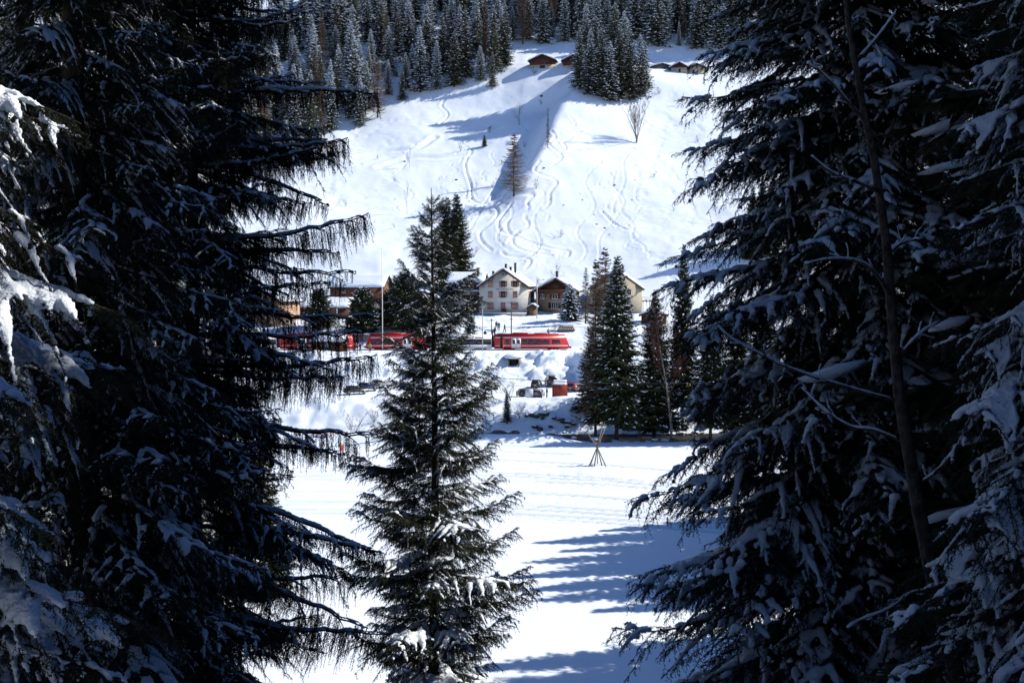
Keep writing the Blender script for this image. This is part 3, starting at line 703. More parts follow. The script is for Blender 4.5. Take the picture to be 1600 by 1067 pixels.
# spruces on the right slope, mostly out of view, added to shade the foreground
wood = [(12, 12, 23), (11, 17.8, 33), (14, 16, 32), (14.5, 25.5, 34), (14.5, 21, 34), (19, 23, 34), (17.5, 38, 27), (23, 33, 30), (20, 46, 26), (27, 41, 29), (32, 47, 30), (26, 54, 27), (36, 38, 30), (24, 24, 28), (31, 28, 30), (40, 30, 30), (19, 30, 27), (34, 58, 29), (42, 50, 29), (46, 41, 30),
        (16.5, 20, 24), (22, 15, 26), (29, 18, 29), (37, 21, 30), (48, 28, 30), (18, 9, 24), (27, 8, 27), (36, 10, 29), (30, 66, 27), (40, 68, 28), (24, 68, 21), (50, 60, 29), (14, 3, 22), (20, -2, 24)]
for i, (x, y, h) in enumerate(wood):
    put_tree(MID[i % 3], 'spruce_tree', 'snow flecked spruce of the right-hand wood, added to shade the foreground', x, y, h, i * 1.7, 'spruces added on the right for shade', 1.05)
ff_ = np.random.default_rng(45)
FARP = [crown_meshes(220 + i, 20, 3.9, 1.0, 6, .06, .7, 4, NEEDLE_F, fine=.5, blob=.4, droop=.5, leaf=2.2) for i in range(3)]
far_v, far_f, far_m, far_n = [], [], [], 0
def far_build(label):
    global far_v, far_f, far_m, far_n
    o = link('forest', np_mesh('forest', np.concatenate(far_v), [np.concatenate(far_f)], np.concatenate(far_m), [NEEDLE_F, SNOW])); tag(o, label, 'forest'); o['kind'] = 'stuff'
    far_v, far_f, far_m, far_n = [], [], [], 0
def far_tree(x, y, h):
    global far_n
    cm, sm, tm, h0 = FARP[ff_.integers(3)]; a = ff_.uniform(0, 6.28); s_ = h / h0; c_, n_ = math.cos(a) * s_ * 1.1, math.sin(a) * s_ * 1.1
    for me, k in ((cm, 0), (sm, 1)):
        v = np.empty(len(me.vertices) * 3); me.vertices.foreach_get('co', v); v = v.reshape(-1, 3)
        f = np.empty(len(me.loops), int); me.loops.foreach_get('vertex_index', f); f = f.reshape(-1, 3)
        far_v.append(np.stack([v[:, 0] * c_ - v[:, 1] * n_ + x, v[:, 0] * n_ + v[:, 1] * c_ + y, v[:, 2] * s_ + hz(x, y) - .3], 1)); far_f.append(f + far_n); far_m.append(np.full(len(f), k)); far_n += len(v)
# unseen wood round and behind the viewpoint, added to block light
wr = np.random.default_rng(12); back = []
while len(back) < 78:
    x, y = wr.uniform(-44, 34), wr.uniform(-36, 46)
    if math.hypot(x, y) < 10 or (y > -4 and (abs(x) < 14 + .62 * max(y, 0) or (x > 0 and y > 6))) or any((x - a) ** 2 + (y - b) ** 2 < 15 for a, b in back): continue
    back.append((x, y)); far_tree(x, y, wr.uniform(25, 33))
far_build('dense spruce wood out of view round the viewpoint, added for shade')
# trees whose shadows fall across the valley floor
for i, (x, y, h) in enumerate([(27, 88, 22), (30, 82.5, 23), (25, 84, 20), (34, 80, 23), (31, 93, 24), (29, 99, 22), (35, 97, 25), (37, 104, 22), (41, 91, 24), (44, 100, 25), (38, 86, 22), (46, 92, 25), (33, 103, 20), (30, 90.5, 21), (42, 84, 24), (36, 91, 23)]):
    put_tree(MID[(i + 1) % 3], 'spruce_tree', 'spruce on the valley floor behind the big right spruce', x, y, h, i * 2.1, 'spruces on the valley floor on the right', 1.1)
left = [(255, 70, 20, 'sunlit green spruce glimpsed behind the dark fans on the far left'), (345, 84, 19, 'sunlit olive spruce behind the trunk of the weeping spruce'), (405, 78, 15, 'sunlit spruce with its lower boughs showing below the weeping curtains'),
        (160, 60, 20, 'spruce hidden deepest behind the left edge trees'), (300, 120, 20, 'spruce standing by the stream behind the weeping spruce')]
for i, (px, y, h, lb) in enumerate(left):
    put_tree(MID[i % 3], 'spruce_tree', lb, gx(px, y), y, h, i * 1.3 + .4)

# trees by the stream
LARCHES = [larch_proto(71, 20, 2.6), larch_proto(72, 20, 4.0, LARCH_R), larch_proto(73, 20, 2.2, LARCH)]
RIV = [crown_meshes(81, 24, 4.6, .5, 7, .17, .8, 15, NEEDLE, blob=.17, droop=.4), crown_meshes(82, 24, 4.2, .52, 7, .14, .85, 15, NEEDLE, blob=.17)]
put_tree(RIV[0], 'spruce_tree', 'tall sharp topped green spruce by the stream beside the pole tripod', gx(963, 153), 153, 29, .3, wide=1.0)
put_tree(RIV[1], 'spruce_tree', 'spruce by the stream left of the birch with the reddish crown', gx(1022, 155), 155, 24, 1.3, wide=1.1)
put_tree(RIV[0], 'spruce_tree', 'tall thin topped spruce standing behind the reddish birch', gx(1066, 163), 163, 30.0, 2.0, wide=.6)
put_tree(LARCHES[0], 'larch_tree', 'tall bare larch with a straight trunk left of the streamside spruce', gx(930, 154), 154, 28.5, .2, wide=.9)
put_tree(LARCHES[1], 'larch_tree', 'rust brown larch between the bare larch and the streamside spruce', gx(943, 168), 168, 26, 1.2, wide=.9)
put_tree(MID[2], 'spruce_tree', 'bushy spruce behind the bare larch at the parking bank', gx(925, 166), 166, 14, 1.9, wide=1.3)
put_tree(bare_proto(91, 22, .5, 5, TWIG_RED, BIRCH, 2, .6, .35, .2), 'birch_tree', 'white stemmed birch with a reddish twig crown by the stream', gx(1050, 150.5), 150.5, 23, .7)
for i, (px, y, h) in enumerate([(1110, 150, 22), (1150, 156, 24), (1190, 150, 23), (1240, 158, 22)]):
    put_tree(RIV[i % 2], 'spruce_tree', 'streamside spruce half hidden behind the big right spruce', gx(px, y), y, h, i * 1.1, 'streamside spruces behind the right foreground')
put_tree(MID[1], 'spruce_tree', 'little snowy spruce at the foot of the parking bank near the centre tree', gx(792, 164), 164, 5.6, .5, wide=1.2)
put_tree(bare_proto(92, 5, .6, 4, GREYBARK, GREYBARK, 4, .4, .15, .05), 'bare_bush', 'bare bush on the bank below the white car', gx(798, 170), 170, 5, .2, cat='bush')
put_tree(bare_proto(93, 6, .6, 4, GREYBARK, GREYBARK, 4, .4, .15, .05), 'bare_bush', 'bare twiggy bush by the stream left of the centre tree', gx(553, 160), 160, 5.5, .9, cat='bush')

# village trees
VT = [crown_meshes(84, 20, 3.4, .45, 7, .04, .3, 13, NEEDLE, blob=.25, droop=.1, power=.7), crown_meshes(85, 10, 3.2, .4, 7, .1, .8, 12, NEEDLE_D, blob=.3, droop=.5, power=.6), crown_meshes(86, 10, 4.4, .4, 8, .14, .6, 13, NEEDLE, blob=.2, droop=.15, power=.45)]
put_tree(VT[0], 'spruce_tree', 'tall dense spruce behind the grey house with the wooden storey', gx(714, 264), 264, 25.5, .2, wide=1.3)
put_tree(VT[0], 'spruce_tree', 'second dense spruce beside it, half behind the centre tree tip', gx(699, 267), 267, 23.5, 2.2, wide=1.25)
put_tree(VT[1], 'fir_tree', 'broad blue grey fir laden with snow in front of the brown chalet', gx(890, 236), 236, 8.5, .3, wide=1.05)
put_tree(LARCHES[2], 'larch_tree', 'brownish larch between the blue grey fir and the streamside spruce', gx(915, 232), 232, 13, .3, wide=1.3)
put_tree(VT[2], 'pine_tree', 'rounded green pine in front of the brown barn', gx(567, 224), 224, 10.5, .3)
put_tree(VT[2], 'pine_tree', 'low pine just right of the flagpole foot', gx(606, 229), 229, 8, 2.9)
put_tree(VT[2], 'pine_tree', 'tall green pine half behind the centre tree, right of the flagpole', gx(630, 226), 226, 13, 1.3)
put_tree(VT[2], 'pine_tree', 'small pine left of the barn door behind the weeping curtains', gx(500, 228), 228, 9, 2.3)
put_tree(VT[1], 'fir_tree', 'snow laden fir behind the first coach', gx(735, 222), 222, 6, 2.3)
BB = [bare_proto(94, 14, .42, 5, GREYBARK, GREYBARK, 7, .9, .15, .1), bare_proto(95, 10, .5, 4, GREYBARK, GREYBARK, 1, .5, .2), bare_proto(96, 6, .6, 4, TWIG_RED, GREYBARK, 3, .5, .1, .05)]
put_tree(BB[1], 'bare_tree', 'small bare tree behind the red railcar nose', gx(867, 220), 220, 6, .3)
put_tree(BB[2], 'bare_bush', 'bare bush behind the red railcar', gx(836, 221), 221, 2.6, .3, cat='bush')
put_tree(BB[1], 'bare_tree', 'bare frosty tree on the slope above the brown chalet', gx(869, 268), 268, 7.5, 1.3)
put_tree(BB[1], 'bare_tree', 'bare tree behind the pale lamp pole', gx(838, 259), 259, 8, 2.3)

# trees on the open slope
def on(px, py): return ray(px, py, 230)
for proto, name, lb, px, py, h, rz, w in [
    (LARCHES[1], 'larch_tree', 'lone rust coloured larch in the middle of the open slope', 803, 307, 19, .3, 1.45),
    (LARCHES[2], 'larch_tree', 'thin larch above the lone rust larch', 856, 232, 13, .6, .6),
    (BB[1], 'bare_tree', 'bare rounded tree above the shaded gully', 811, 196, 10, .8, 1.2),
    (BB[0], 'bare_tree', 'large vase shaped bare tree on the sunny shoulder', 995, 223, 16, .2, 1.0),
    (BB[1], 'bare_tree', 'slim bare pole tree on the left of the slope', 636, 334, 13, 1.0, .35),
    (BB[1], 'bare_tree', 'slim bare tree under the left forest edge', 640, 262, 9, 2.0, .4),
    (BB[1], 'bare_tree', 'bare sapling below the right stone huts', 1067, 165, 6, 2.5, .7),
    (BB[2], 'bare_bush', 'brown bush on the sunny slope above the vase shaped tree', 1030, 147, 3.5, .4, 1.2),
    (BB[2], 'bare_bush', 'bush below the left log chalet', 835, 116, 4, .9, 1.5),
    (BB[2], 'bare_bush', 'bush at the foot of the lone rust larch', 838, 296, 4.5, 1.4, 1.0),
    (BB[2], 'bare_bush', 'faint bush in the shadow left of the gully', 720, 238, 5, 1.9, .8),
    (MID[1], 'spruce_tree', 'tiny dark spruce on the slope left of the gully', 757, 230, 4.5, 0, 1.8),
    (BB[1], 'bare_tree', 'thin bare tree near the snowy bank on the right of the slope', 1098, 190, 9, .3, .5),
    (BB[2], 'bare_bush', 'bare bush right of the slope by the big spruce', 1100, 260, 5, .5, 1.0)]:
    x, y = on(px, py); put_tree(proto, name, lb, x, y, h, rz, wide=w, cat='bush' if 'bush' in name else 'tree')
for i, (px, py, h) in enumerate([(1175, 405, 20), (1205, 400, 22), (1240, 408, 20), (1260, 395, 22), (1190, 388, 20), (1290, 402, 22)]):
    x, y = on(px, py); put_tree(VT[0], 'spruce_tree', 'spruce on the lower slope hidden by the big right spruce', x, y, h, i, 'spruces on the lower slope at right')

rb_ = np.random.default_rng(63)
for k in range(20):
    x, y = on(rb_.uniform(480, 1120), rb_.uniform(160, 400)); put_tree(BB[2], 'bare_bush', 'small leafless shrub sticking out of the open slope', x, y, rb_.uniform(1.5, 3.5), rb_.uniform(0, 6), 'small shrubs on the open slope', rb_.uniform(.8, 1.3), 'bush')
for k, px in enumerate((585, 612, 640, 705, 735, 762, 812, 905, 985, 1000, 1075)):
    y = rb_.uniform(149, 151) if k % 2 else rb_.uniform(164, 167); put_tree(BB[2], 'bare_bush', 'scrubby leafless bush on the banks of the stream', gx(px, y), y, rb_.uniform(1.8, 3.6), rb_.uniform(0, 6), 'scrub along the stream', rb_.uniform(.9, 1.4), 'bush')
# forest on the upper slope
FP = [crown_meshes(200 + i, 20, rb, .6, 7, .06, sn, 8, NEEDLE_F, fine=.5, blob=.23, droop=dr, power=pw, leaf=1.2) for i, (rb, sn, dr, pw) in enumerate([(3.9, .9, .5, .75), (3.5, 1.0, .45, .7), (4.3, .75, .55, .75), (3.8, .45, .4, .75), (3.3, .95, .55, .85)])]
tl_px = [(180, 330), (300, 310), (400, 285), (450, 262), (520, 228), (600, 182), (650, 152), (700, 141), (760, 141), (795, 130)]
tl = [ray(a, b, 230) for a, b in tl_px]
tr_px = [(800, 74), (870, 72), (1020, 78), (1100, 76), (1250, 80)]
trr = [ray(a, b, 230) for a, b in tr_px]
fr_ = np.random.default_rng(44); pts = []
def try_pt(x, y, dmin):
    for a, b in pts:
        if (a - x) ** 2 + (b - y) ** 2 < dmin * dmin: return False
    pts.append((x, y)); return True
def forest(line, depth, n, dmin, sides, cap):
    xs = [p[0] for p in line]; ys = [p[1] for p in line]; cand = []
    for _ in range(n):
        x = fr_.uniform(min(xs), max(xs)); d = depth * fr_.random(); y = np.interp(x, xs, ys) + d
        if try_pt(x, y, dmin): cand.append((d, x, y))
    cand.sort()
    for i, (d, x, y) in enumerate(cand):
        r = fr_.random(); h = fr_.choice([fr_.uniform(10, 18), fr_.uniform(17, 25), fr_.uniform(22, 30)])
        if i >= cap: far_tree(x, y, h)
        elif r < .15:
            size = 'short' if h < 16 else ('tall' if h > 22 else 'medium tall'); where = 'at the edge' if d < 9 else 'inside'
            put_tree(LARCHES[fr_.integers(3)], 'larch_tree', '%s bare brown larch %s of the upper %s forest' % (size, where, sides), x, y, h, fr_.uniform(0, 6), 'larches in the upper %s forest' % sides, 1.1)
        else:
            size = 'short' if h < 16 else ('tall' if h > 22 else 'medium tall'); where = 'at the lower edge' if d < 9 else 'inside'; k = fr_.integers(5)
            put_tree(FP[k], 'spruce_tree', '%s %s spruce %s of the upper %s forest' % (size, ('snow dusted', 'heavily frosted', 'broad snowy', 'dark green', 'narrow snowy')[k], where, sides), x, y, h, fr_.uniform(0, 6), 'spruces in the upper %s forest' % sides, fr_.uniform(.8, 1.3))
forest(tl, 125, 1500, 5.6, 'left', 165)
forest(trr, 75, 1100, 4.9, 'right', 80)
far_build('mass of snowy conifers further up the mountainside')
for i, (px, py, h) in enumerate([(905, 138, 21), (922, 148, 23), (940, 152, 25), (953, 158, 21), (968, 154, 26), (985, 157, 25), (1000, 150, 22), (930, 128, 24), (975, 130, 26), (1008, 140, 17), (960, 116, 26), (915, 112, 24)]):
    x, y = on(px, py)
    put_tree(FP[[3, 2, 3, 0, 3][i % 5]], 'spruce_tree', 'dark spruce in the clump between the log chalets and the stone huts', x, y, h, i * 1.9, 'spruces in the clump by the log chalets', 1.1)

# ------------------------------------------------------------------ buildings
def window(parent, x, z, w, h, y, frame=WHITE, shutter=None, closed=False, mull=1, facing='-y'):
    """window on a wall plane; x, z = centre; y = wall plane; opens towards -y (or +x)"""
    f = Geo(); t = .07; p = Geo(); s = Geo()
    def bx(g, a0, a1, d0, d1, z0, z1):
        if facing == '-y': g.box(a0, a1, y - d1, y - d0, z0, z1)
        else: g.box(y + d0, y + d1, a0, a1, z0, z1)
    bx(f, x - w / 2 - t, x - w / 2, .005, .08, z - h / 2 - t, z + h / 2 + t); bx(f, x + w / 2, x + w / 2 + t, .005, .08, z - h / 2 - t, z + h / 2 + t)
    bx(f, x - w / 2, x + w / 2, .005, .08, z + h / 2, z + h / 2 + t); bx(f, x - w / 2 - .12, x + w / 2 + .12, .005, .16, z - h / 2 - t - .06, z - h / 2 - .002)
    for k in range(mull):
        m = x - w / 2 + w * (k + 1) / (mull + 1); bx(f, m - .03, m + .03, .03, .06, z - h / 2, z + h / 2)
    wo = f.build('window', frame, parent)
    bx(p, x - w / 2, x + w / 2, .008, .028, z - h / 2, z + h / 2); p.build('pane', GLASS, wo)
    if shutter:
        if closed:
            for a, b in ((x - w / 2 + .01, x - .015), (x + .015, x + w / 2 - .01)):
                g = Geo(); bx(g, a, b, .062, .1, z - h / 2 + .01, z + h / 2 - .01); g.build('shutter', shutter, wo)
        else:
            for a, b in ((x - w / 2 - t - w * .5, x - w / 2 - t - .01), (x + w / 2 + t + .01, x + w / 2 + t + w * .5)):
                g = Geo(); bx(g, a, b, .006, .05, z - h / 2, z + h / 2)
                for q in (.2, .5, .8): bx(g, a + .03, b - .03, .052, .07, z - h / 2 + h * q - .04, z - h / 2 + h * q + .04)
                g.build('shutter', shutter, wo)
    return wo
def slab(x0, z0, x1, z1, th):
    """sloping slab section (x,z) of thickness th above the line"""
    l = math.hypot(x1 - x0, z1 - z0); n = (-(z1 - z0) / l * th, (x1 - x0) / l * th)
    if n[1] < 0: n = (-n[0], -n[1])
    return [(x0, z0), (x1, z1), (x1 + n[0], z1 + n[1]), (x0 + n[0], z0 + n[1])]
def snow_slab(x0, z0, x1, z1, y0, y1, th, seed, axis='y'):
    """lumpy quilt of snow on a roof slope; runs along axis"""
    rr = np.random.default_rng(seed); na, nb = 10, 14; v = []; l = math.hypot(x1 - x0, z1 - z0); nn = (-(z1 - z0) / l, (x1 - x0) / l)
    if nn[1] < 0: nn = (-nn[0], -nn[1])
    top = np.zeros((na, nb))
    for i in range(na):
        for j in range(nb):
            e = min(i, na - 1 - i) ; e2 = min(j, nb - 1 - j)
            top[i, j] = th * (1 + .35 * fbm(np.array(i * .5 + seed), np.array(j * .4), 2)) * (1 if e and e2 else .55)
    for lay in (0, 1):
        for i in range(na):
            for j in range(nb):
                a = i / (na - 1); b = j / (nb - 1); off = top[i, j] if lay else 0.004
                u, w, t = x0 + (x1 - x0) * a + nn[0] * off, z0 + (z1 - z0) * a + nn[1] * off, y0 + (y1 - y0) * b
                v.append((u, t, w) if axis == 'y' else (t, u, w))
    f = []; N = na * nb; ix = lambda i, j: i * nb + j
    for i in range(na - 1):
        for j in range(nb - 1):
            f += [(ix(i, j), ix(i, j + 1), ix(i + 1, j + 1), ix(i + 1, j)), (N + ix(i, j), N + ix(i + 1, j), N + ix(i + 1, j + 1), N + ix(i, j + 1))]
    for i in range(na - 1):
        for j in (0, nb - 1): f.append((ix(i, j), ix(i + 1, j), N + ix(i + 1, j), N + ix(i, j)))
    for j in range(nb - 1):
        for i in (0, na - 1): f.append((ix(i, j), ix(i, j + 1), N + ix(i, j + 1), N + ix(i, j)))
    return Geo().add(v, f)
def gable(name, label, px, Y, w, d, eave, ridge, wall, roofm=ROOFD, rz=-9, over=.6, snow=.45, axis='y', sink=.4, cat='house', low=None, lowh=0, seed=1, xoff=0, z=None, gablem=None):
    """gabled building, front at local y=0, depth d; axis = direction of the ridge"""
    x = gx(px, Y); b = thing(name, label, cat, (x, Y, (hz(x, Y) if z is None else z)), R(rz))
    hw = w / 2
    if axis == 'y':
        if low:
            Geo().box(-hw, hw, 0, d, -sink - 1.5, lowh).build('wall', low, b)
            Geo().prism([(-hw, lowh + .003), (hw, lowh + .003), (hw, eave), (0, ridge), (-hw, eave)], 'y', -.03, d + .03).build('wall', wall, b)
        else: Geo().prism([(-hw, -sink - 1.5), (hw, -sink - 1.5), (hw, eave), (0, ridge), (-hw, eave)], 'y', 0, d).build('wall', wall, b)
        sl = (ridge - eave) / hw; ex = hw + over; ez = eave - sl * over
        r = Geo()
        for s in (-1, 1): r.prism(slab(s * ex, ez + .04, 0, ridge + .04, .2), 'y', -over, d + over)
        ro = r.build('roof', roofm, b)
        for s in (-1, 1): snow_slab(s * (ex - .1), ez + .26, 0, ridge + .26, -over + .05, d + over - .05, snow, seed + s).build('snow', SNOW, ro, True)
        for s in (-1, 1):   # barge boards and braces under the eaves
            Geo().prism(slab(s * (ex + .02), ez - .2, 0, ridge - .2, .26), 'y', -over - .08, -over - .005).build('barge_board', WOOD, ro)
    else:
        if low:
            Geo().box(-hw, hw, 0, d, -sink - 1.5, lowh).build('wall', low, b)
            Geo().prism([(0, lowh + .003), (d, lowh + .003), (d, eave), (d / 2, ridge), (0, eave)], 'x', -hw - .03, hw + .03).build('wall', wall, b)
        else: Geo().prism([(0, -sink - 1.5), (d, -sink - 1.5), (d, eave), (d / 2, ridge), (0, eave)], 'x', -hw, hw).build('wall', wall, b)
        if gablem: Geo().prism([(.05, -.2), (d - .05, -.2), (d - .05, eave - .05), (d / 2, ridge - .08), (.05, eave - .05)], 'x', hw + .034, hw + .07).build('sun_toned_gable_end', gablem, b)  # thin skin over the gable end, coloured as if sunlit
        sl = (ridge - eave) / (d / 2); ez = eave - sl * over; r = Geo()
        r.prism(slab(-over, ez + .04, d / 2, ridge + .04, .2), 'x', -hw - over, hw + over); r.prism(slab(d + over, ez + .04, d / 2, ridge + .04, .2), 'x', -hw - over, hw + over)
        ro = r.build('roof', roofm, b)
        snow_slab(-over + .1, ez + .26, d / 2, ridge + .26, -hw - over + .05, hw + over - .05, snow, seed, 'x').build('snow', SNOW, ro, True)
        snow_slab(d + over - .1, ez + .26, d / 2, ridge + .26, -hw - over + .05, hw + over - .05, snow, seed + 1, 'x').build('snow', SNOW, ro, True)
    b['_roof'] = 0; del b['_roof']
    return b, ro
def chimney(ro, x, y, z, h=1.4, w=.55, m=STONE):
    c = Geo().box(x - w / 2, x + w / 2, y - w / 2, y + w / 2, z - 1.2, z + h).box(x - w / 2 - .08, x + w / 2 + .08, y - w / 2 - .08, y + w / 2 + .08, z + h + .004, z + h + .12)
    c.build('chimney', m, ro)
def lettering(parent, text, x, y, z, size, m, name='lettering', rx=R(90)):
    cu = bpy.data.curves.new('txt', 'FONT'); cu.body = text; cu.size = size; cu.align_x = 'CENTER'; cu.align_y = 'CENTER'; cu.extrude = .012; cu.space_character = 1.12
    ob = bpy.data.objects.new('txt', cu); COL.objects.link(ob); dg = bpy.context.evaluated_depsgraph_get()
    me = bpy.data.meshes.new_from_object(ob.evaluated_get(dg)); me.materials.clear(); me.materials.append(m)
    bpy.data.objects.remove(ob); bpy.data.curves.remove(cu)
    return link(name, me, parent, (x, y, z), (rx, 0, 0))

# white guest house
b, ro = gable('guest_house', 'tall cream house with three storeys of shuttered windows and a name on its front', 786, 246, 11.7, 13, 6.4, 10.4, STUCCO, seed=3, over=.55, snow=.4)
for x, w in ((-3.1, .95), (0, .95), (2.95, .95)):
    window(b, x, 7.05, w, 1.35, 0, SHUTTER, SHUTTER, x < 0)
    window(b, x, 4.5, w, 1.4, 0, SHUTTER, SHUTTER, x != 0)
    window(b, x, 1.75, 1.4 if x else 1.0, 1.45, 0, SHUTTER, SHUTTER, True)
for y in (3, 6.5, 10):
    for z in (4.5, 1.75): window(b, y, z, .9, 1.35, 5.85, SHUTTER, SHUTTER, True, facing='+x')
Geo().box(-.18, .18, -.05, -.006, 9.1, 9.5).build('gable_vent', DARKM, b)
lettering(b, 'LES VOYAGEURS', .35, -.02, 5.78, .52, DARKM)
for x in (-4.9, -2.5, 2.5, 4.9):
    z = 10.4 - abs(x) * 4 / 5.85; Geo().tube([(x, -.5, z - .15), (x, -.03, z - 1.0)], .06, 5).build('eave_brace', WOOD, b)
Geo().box(-5.85, 5.85, -1.5, -.01, -2, -.1).build('terrace_wall', STONE, b)
Geo().box(-5.9, 5.9, -1.55, -.02, -.09, .22).build('terrace_snow', SNOW, b)
Geo().box(-.2, .95, -1.3, -.9, .22, .9).box(-.3, 1.05, -1.4, -.8, .902, .98).build('terrace_bench', WOOD, b)
for cx, cy, cz, h in ((-2.9, 3, 8.4, 1.6), (.3, 2.5, 10.2, 1.5), (2.2, 5, 9.0, 3.0), (1.3, 3.5, 9.6, 1.4)): chimney(ro, cx, cy, cz, h, .5, DARKM)

# lean-to with an ochre door beside it
b, ro = gable('shed', 'small lean-to shed with yellow boards between cream house and brown chalet', 832, 244.5, 1.9, 3, 1.9, 2.5, WOOD_P, rz=-9, over=.3, snow=.3, cat='shed', seed=8)
Geo().box(-.5, .5, -.06, -.005, -.3, 1.7).build('door', WOOD_O, b)

# brown chalet
b, ro = gable('chalet', 'brown chalet with stone ground floor, dark timber gable and shuttered windows', 868, 249, 9.6, 11, 5.4, 8.1, WOOD, seed=5, over=1.0, snow=.5, low=STONE_W, lowh=4.9)
window(b, -.15, 3.9, 1.2, 1.0, 0, WHITE, SHUT_RD); window(b, -.2, 1.75, 1.5, 1.35, 0, WHITE, SHUT_D, mull=2); window(b, -3.2, 3.9, .7, .9, 0, WHITE, SHUT_RD); window(b, 3.1, 1.9, 1.0, 1.2, 0, WHITE, SHUT_D)
window(b, 0, 6.3, .8, .8, -.03, WOOD_O)
Geo().box(-4.7, 4.7, -.9, -.035, 4.72, 4.86).build('balcony_floor', WOOD, b)
Geo().box(-4.7, 4.7, -.92, -.86, 4.87, 5.6).build('balcony_front', WOOD_R, b)
chimney(ro, 0, 3, 8.2, 1.7, .6, DARKM)
# grey house with timber storey
b, ro = gable('house', 'grey rendered house with a timber storey under a snow roof left of the cream house', 727, 250, 8.6, 9, 7.0, 9.2, WOOD, rz=-6, axis='x', over=.5, snow=.5, low=STUCCO_G, lowh=5.2, seed=12)
for x in (-2.6, -.3, .7, 1.7): window(b, x, 6.15, .7, 1.05, -.0, WHITE, SHUT_RD if x == -2.6 else None)
for x in (-2.2, .2, 2.4): window(b, x, 3.4, .9, 1.2, 0, SHUT_D, SHUT_D); window(b, x, 1.1, 1.0, 1.3, 0, SHUT_D)
p = Geo().prism(slab(-1.3, 4.75, .0, 5.1, .12), 'x', -4.3, 4.6).build('porch_roof', ROOFD, b); snow_slab(-1.25, 4.9, -.03, 5.26, -4.25, 4.55, .22, 4, 'x').build('snow', SNOW, p, True)
for x in (-3.4, -1, 1.3, 3.6): Geo().tube([(x, -1.1, 4.78), (x, -.04, 3.9)], .05, 5).build('porch_brace', WOOD, b)
chimney(ro, 2.9, 2.0, 8.2, 2.4, .6, STONE)
# house behind the centre tree
b, ro = gable('house', 'low grey house almost hidden by the middle of the centre tree', 662, 244, 8, 9, 3.6, 5.6, STUCCO_G, rz=6, over=.6, snow=.5, seed=14)
window(b, -2, 1.8, .9, 1.1, 0, WHITE); window(b, 2, 1.8, .9, 1.1, 0, WHITE); chimney(ro, 1, 3, 5.2, 1.2)
# barn
b, ro = gable('barn', 'long red brown timber barn under a wide snow roof behind the flagpole', 557, 252, 13.2, 10, 5.6, 8.4, WOOD_R, rz=-7, axis='x', over=.5, snow=.5, low=STONE, lowh=1.6, seed=16, gablem=WOOD_G)
window(b, 3.6, 3.6, 1.1, .9, 0, WHITE, mull=1); window(b, -3.2, 4.6, .7, .6, 0, WHITE)
Geo().box(-1.4, 1.2, -.08, -.035, -.2, 2.9).build('barn_door', WOOD, b)
chimney(ro, -1.2, .6, 6.4, 3.2, .22, DARKM)
# dark low building in front of it
b, ro = gable('farm_building', 'low dark farm building with a snow roof left of the brown barn', 505, 240, 11, 8, 2.6, 4.4, WOOD, rz=-4, axis='x', over=.8, snow=.5, seed=18)
for x in (-3.5, -1.2, 1.2, 3.4): window(b, x, 1.3, 1.0, .9, 0, WOOD_O)
b, ro = gable('house', 'ochre walled house glimpsed through the weeping curtains', 412, 232, 9, 8, 5.0, 7.4, STUCCO_O, rz=-20, over=.6, snow=.5, seed=20)
window(b, -2, 3.2, .9, 1.2, 0, WHITE, SHUT_D); window(b, 2, 3.2, .9, 1.2, 0, WHITE, SHUT_D)
# house on the right
b, ro = gable('house', 'beige gabled house half hidden behind the streamside spruce', 962, 250, 12.6, 12, 5.9, 10.3, STUCCO_B, rz=-8, over=.5, snow=.45, seed=22)
for x in (-3.2, 0, 3.2):
    window(b, x, 5.0, .9, 1.3, 0, WHITE, SHUT_D if x < 0 else None); window(b, x, 2.2, .9, 1.3, 0, WHITE, SHUT_D if x < 0 else None)
chimney(ro, 1.6, 4, 9.6, 1.9, .6, STONE)
bf = Geo().box(6.31, 8.4, 1.0, 5.0, 2.7, 2.85).build('balcony_floor', WOOD, b)
g = Geo().box(6.31, 8.4, 1.0, 1.06, 3.75, 3.83).box(8.34, 8.4, 1.07, 5, 3.75, 3.83)
for k in range(8): g.box(6.4 + k * .27, 6.46 + k * .27, 1.0, 1.05, 2.852, 3.748)
g.build('balcony_railing', GREYM, bf)
for x in (6.6, 8.2): Geo().tube([(x, 1.4, -1), (x, 1.4, 2.7)], .08, 6).build('balcony_post', WOOD, bf)
b, ro = gable('shed', 'low dark shed with snow roof right of the beige house', 1021, 232, 5.5, 4, 1.9, 2.8, WOOD, rz=-12, over=.5, snow=.4, cat='shed', seed=24)
Geo().box(-.8, .8, -.07, -.005, -.2, 1.7).build('door', WOOD_R, b)
# log chalets and stone huts on the upper slope
def hill_hut(name, lb, px, py, w, d, e, r, wall, rz, low=None, lowh=0, seed=30, cat='chalet', snow=.55):
    x, y = ray(px, py, 300); b, ro = gable(name, lb, px, y, w, d, e, r, wall, rz=rz, over=.7, snow=snow, low=low, lowh=lowh, seed=seed, cat=cat, z=hz(x, y) - .1); return b, ro
b, ro = hill_hut('log_chalet', 'left red brown log chalet at the top of the slope with a pale front', 847, 107, 9.5, 8, 3.0, 5.0, WOOD_R, -12, STUCCO_B, 1.4, 31)
window(b, 1.0, 2.2, 2.0, .8, -.03, WOOD_O, mull=3); Geo().box(-.9, 1.1, -.07, -.006, -.5, 1.2).build('door', WOOD, b)
b, ro = hill_hut('log_chalet', 'right red brown log chalet at the top of the slope beside the spruce clump', 895, 107, 7.4, 7, 3.0, 4.8, WOOD_R, -10, STUCCO_B, 1.2, 33)
window(b, .5, .7, 2.2, .5, 0, WHITE, mull=3); window(b, 0, 2.4, .9, .8, -.03, WOOD_O)
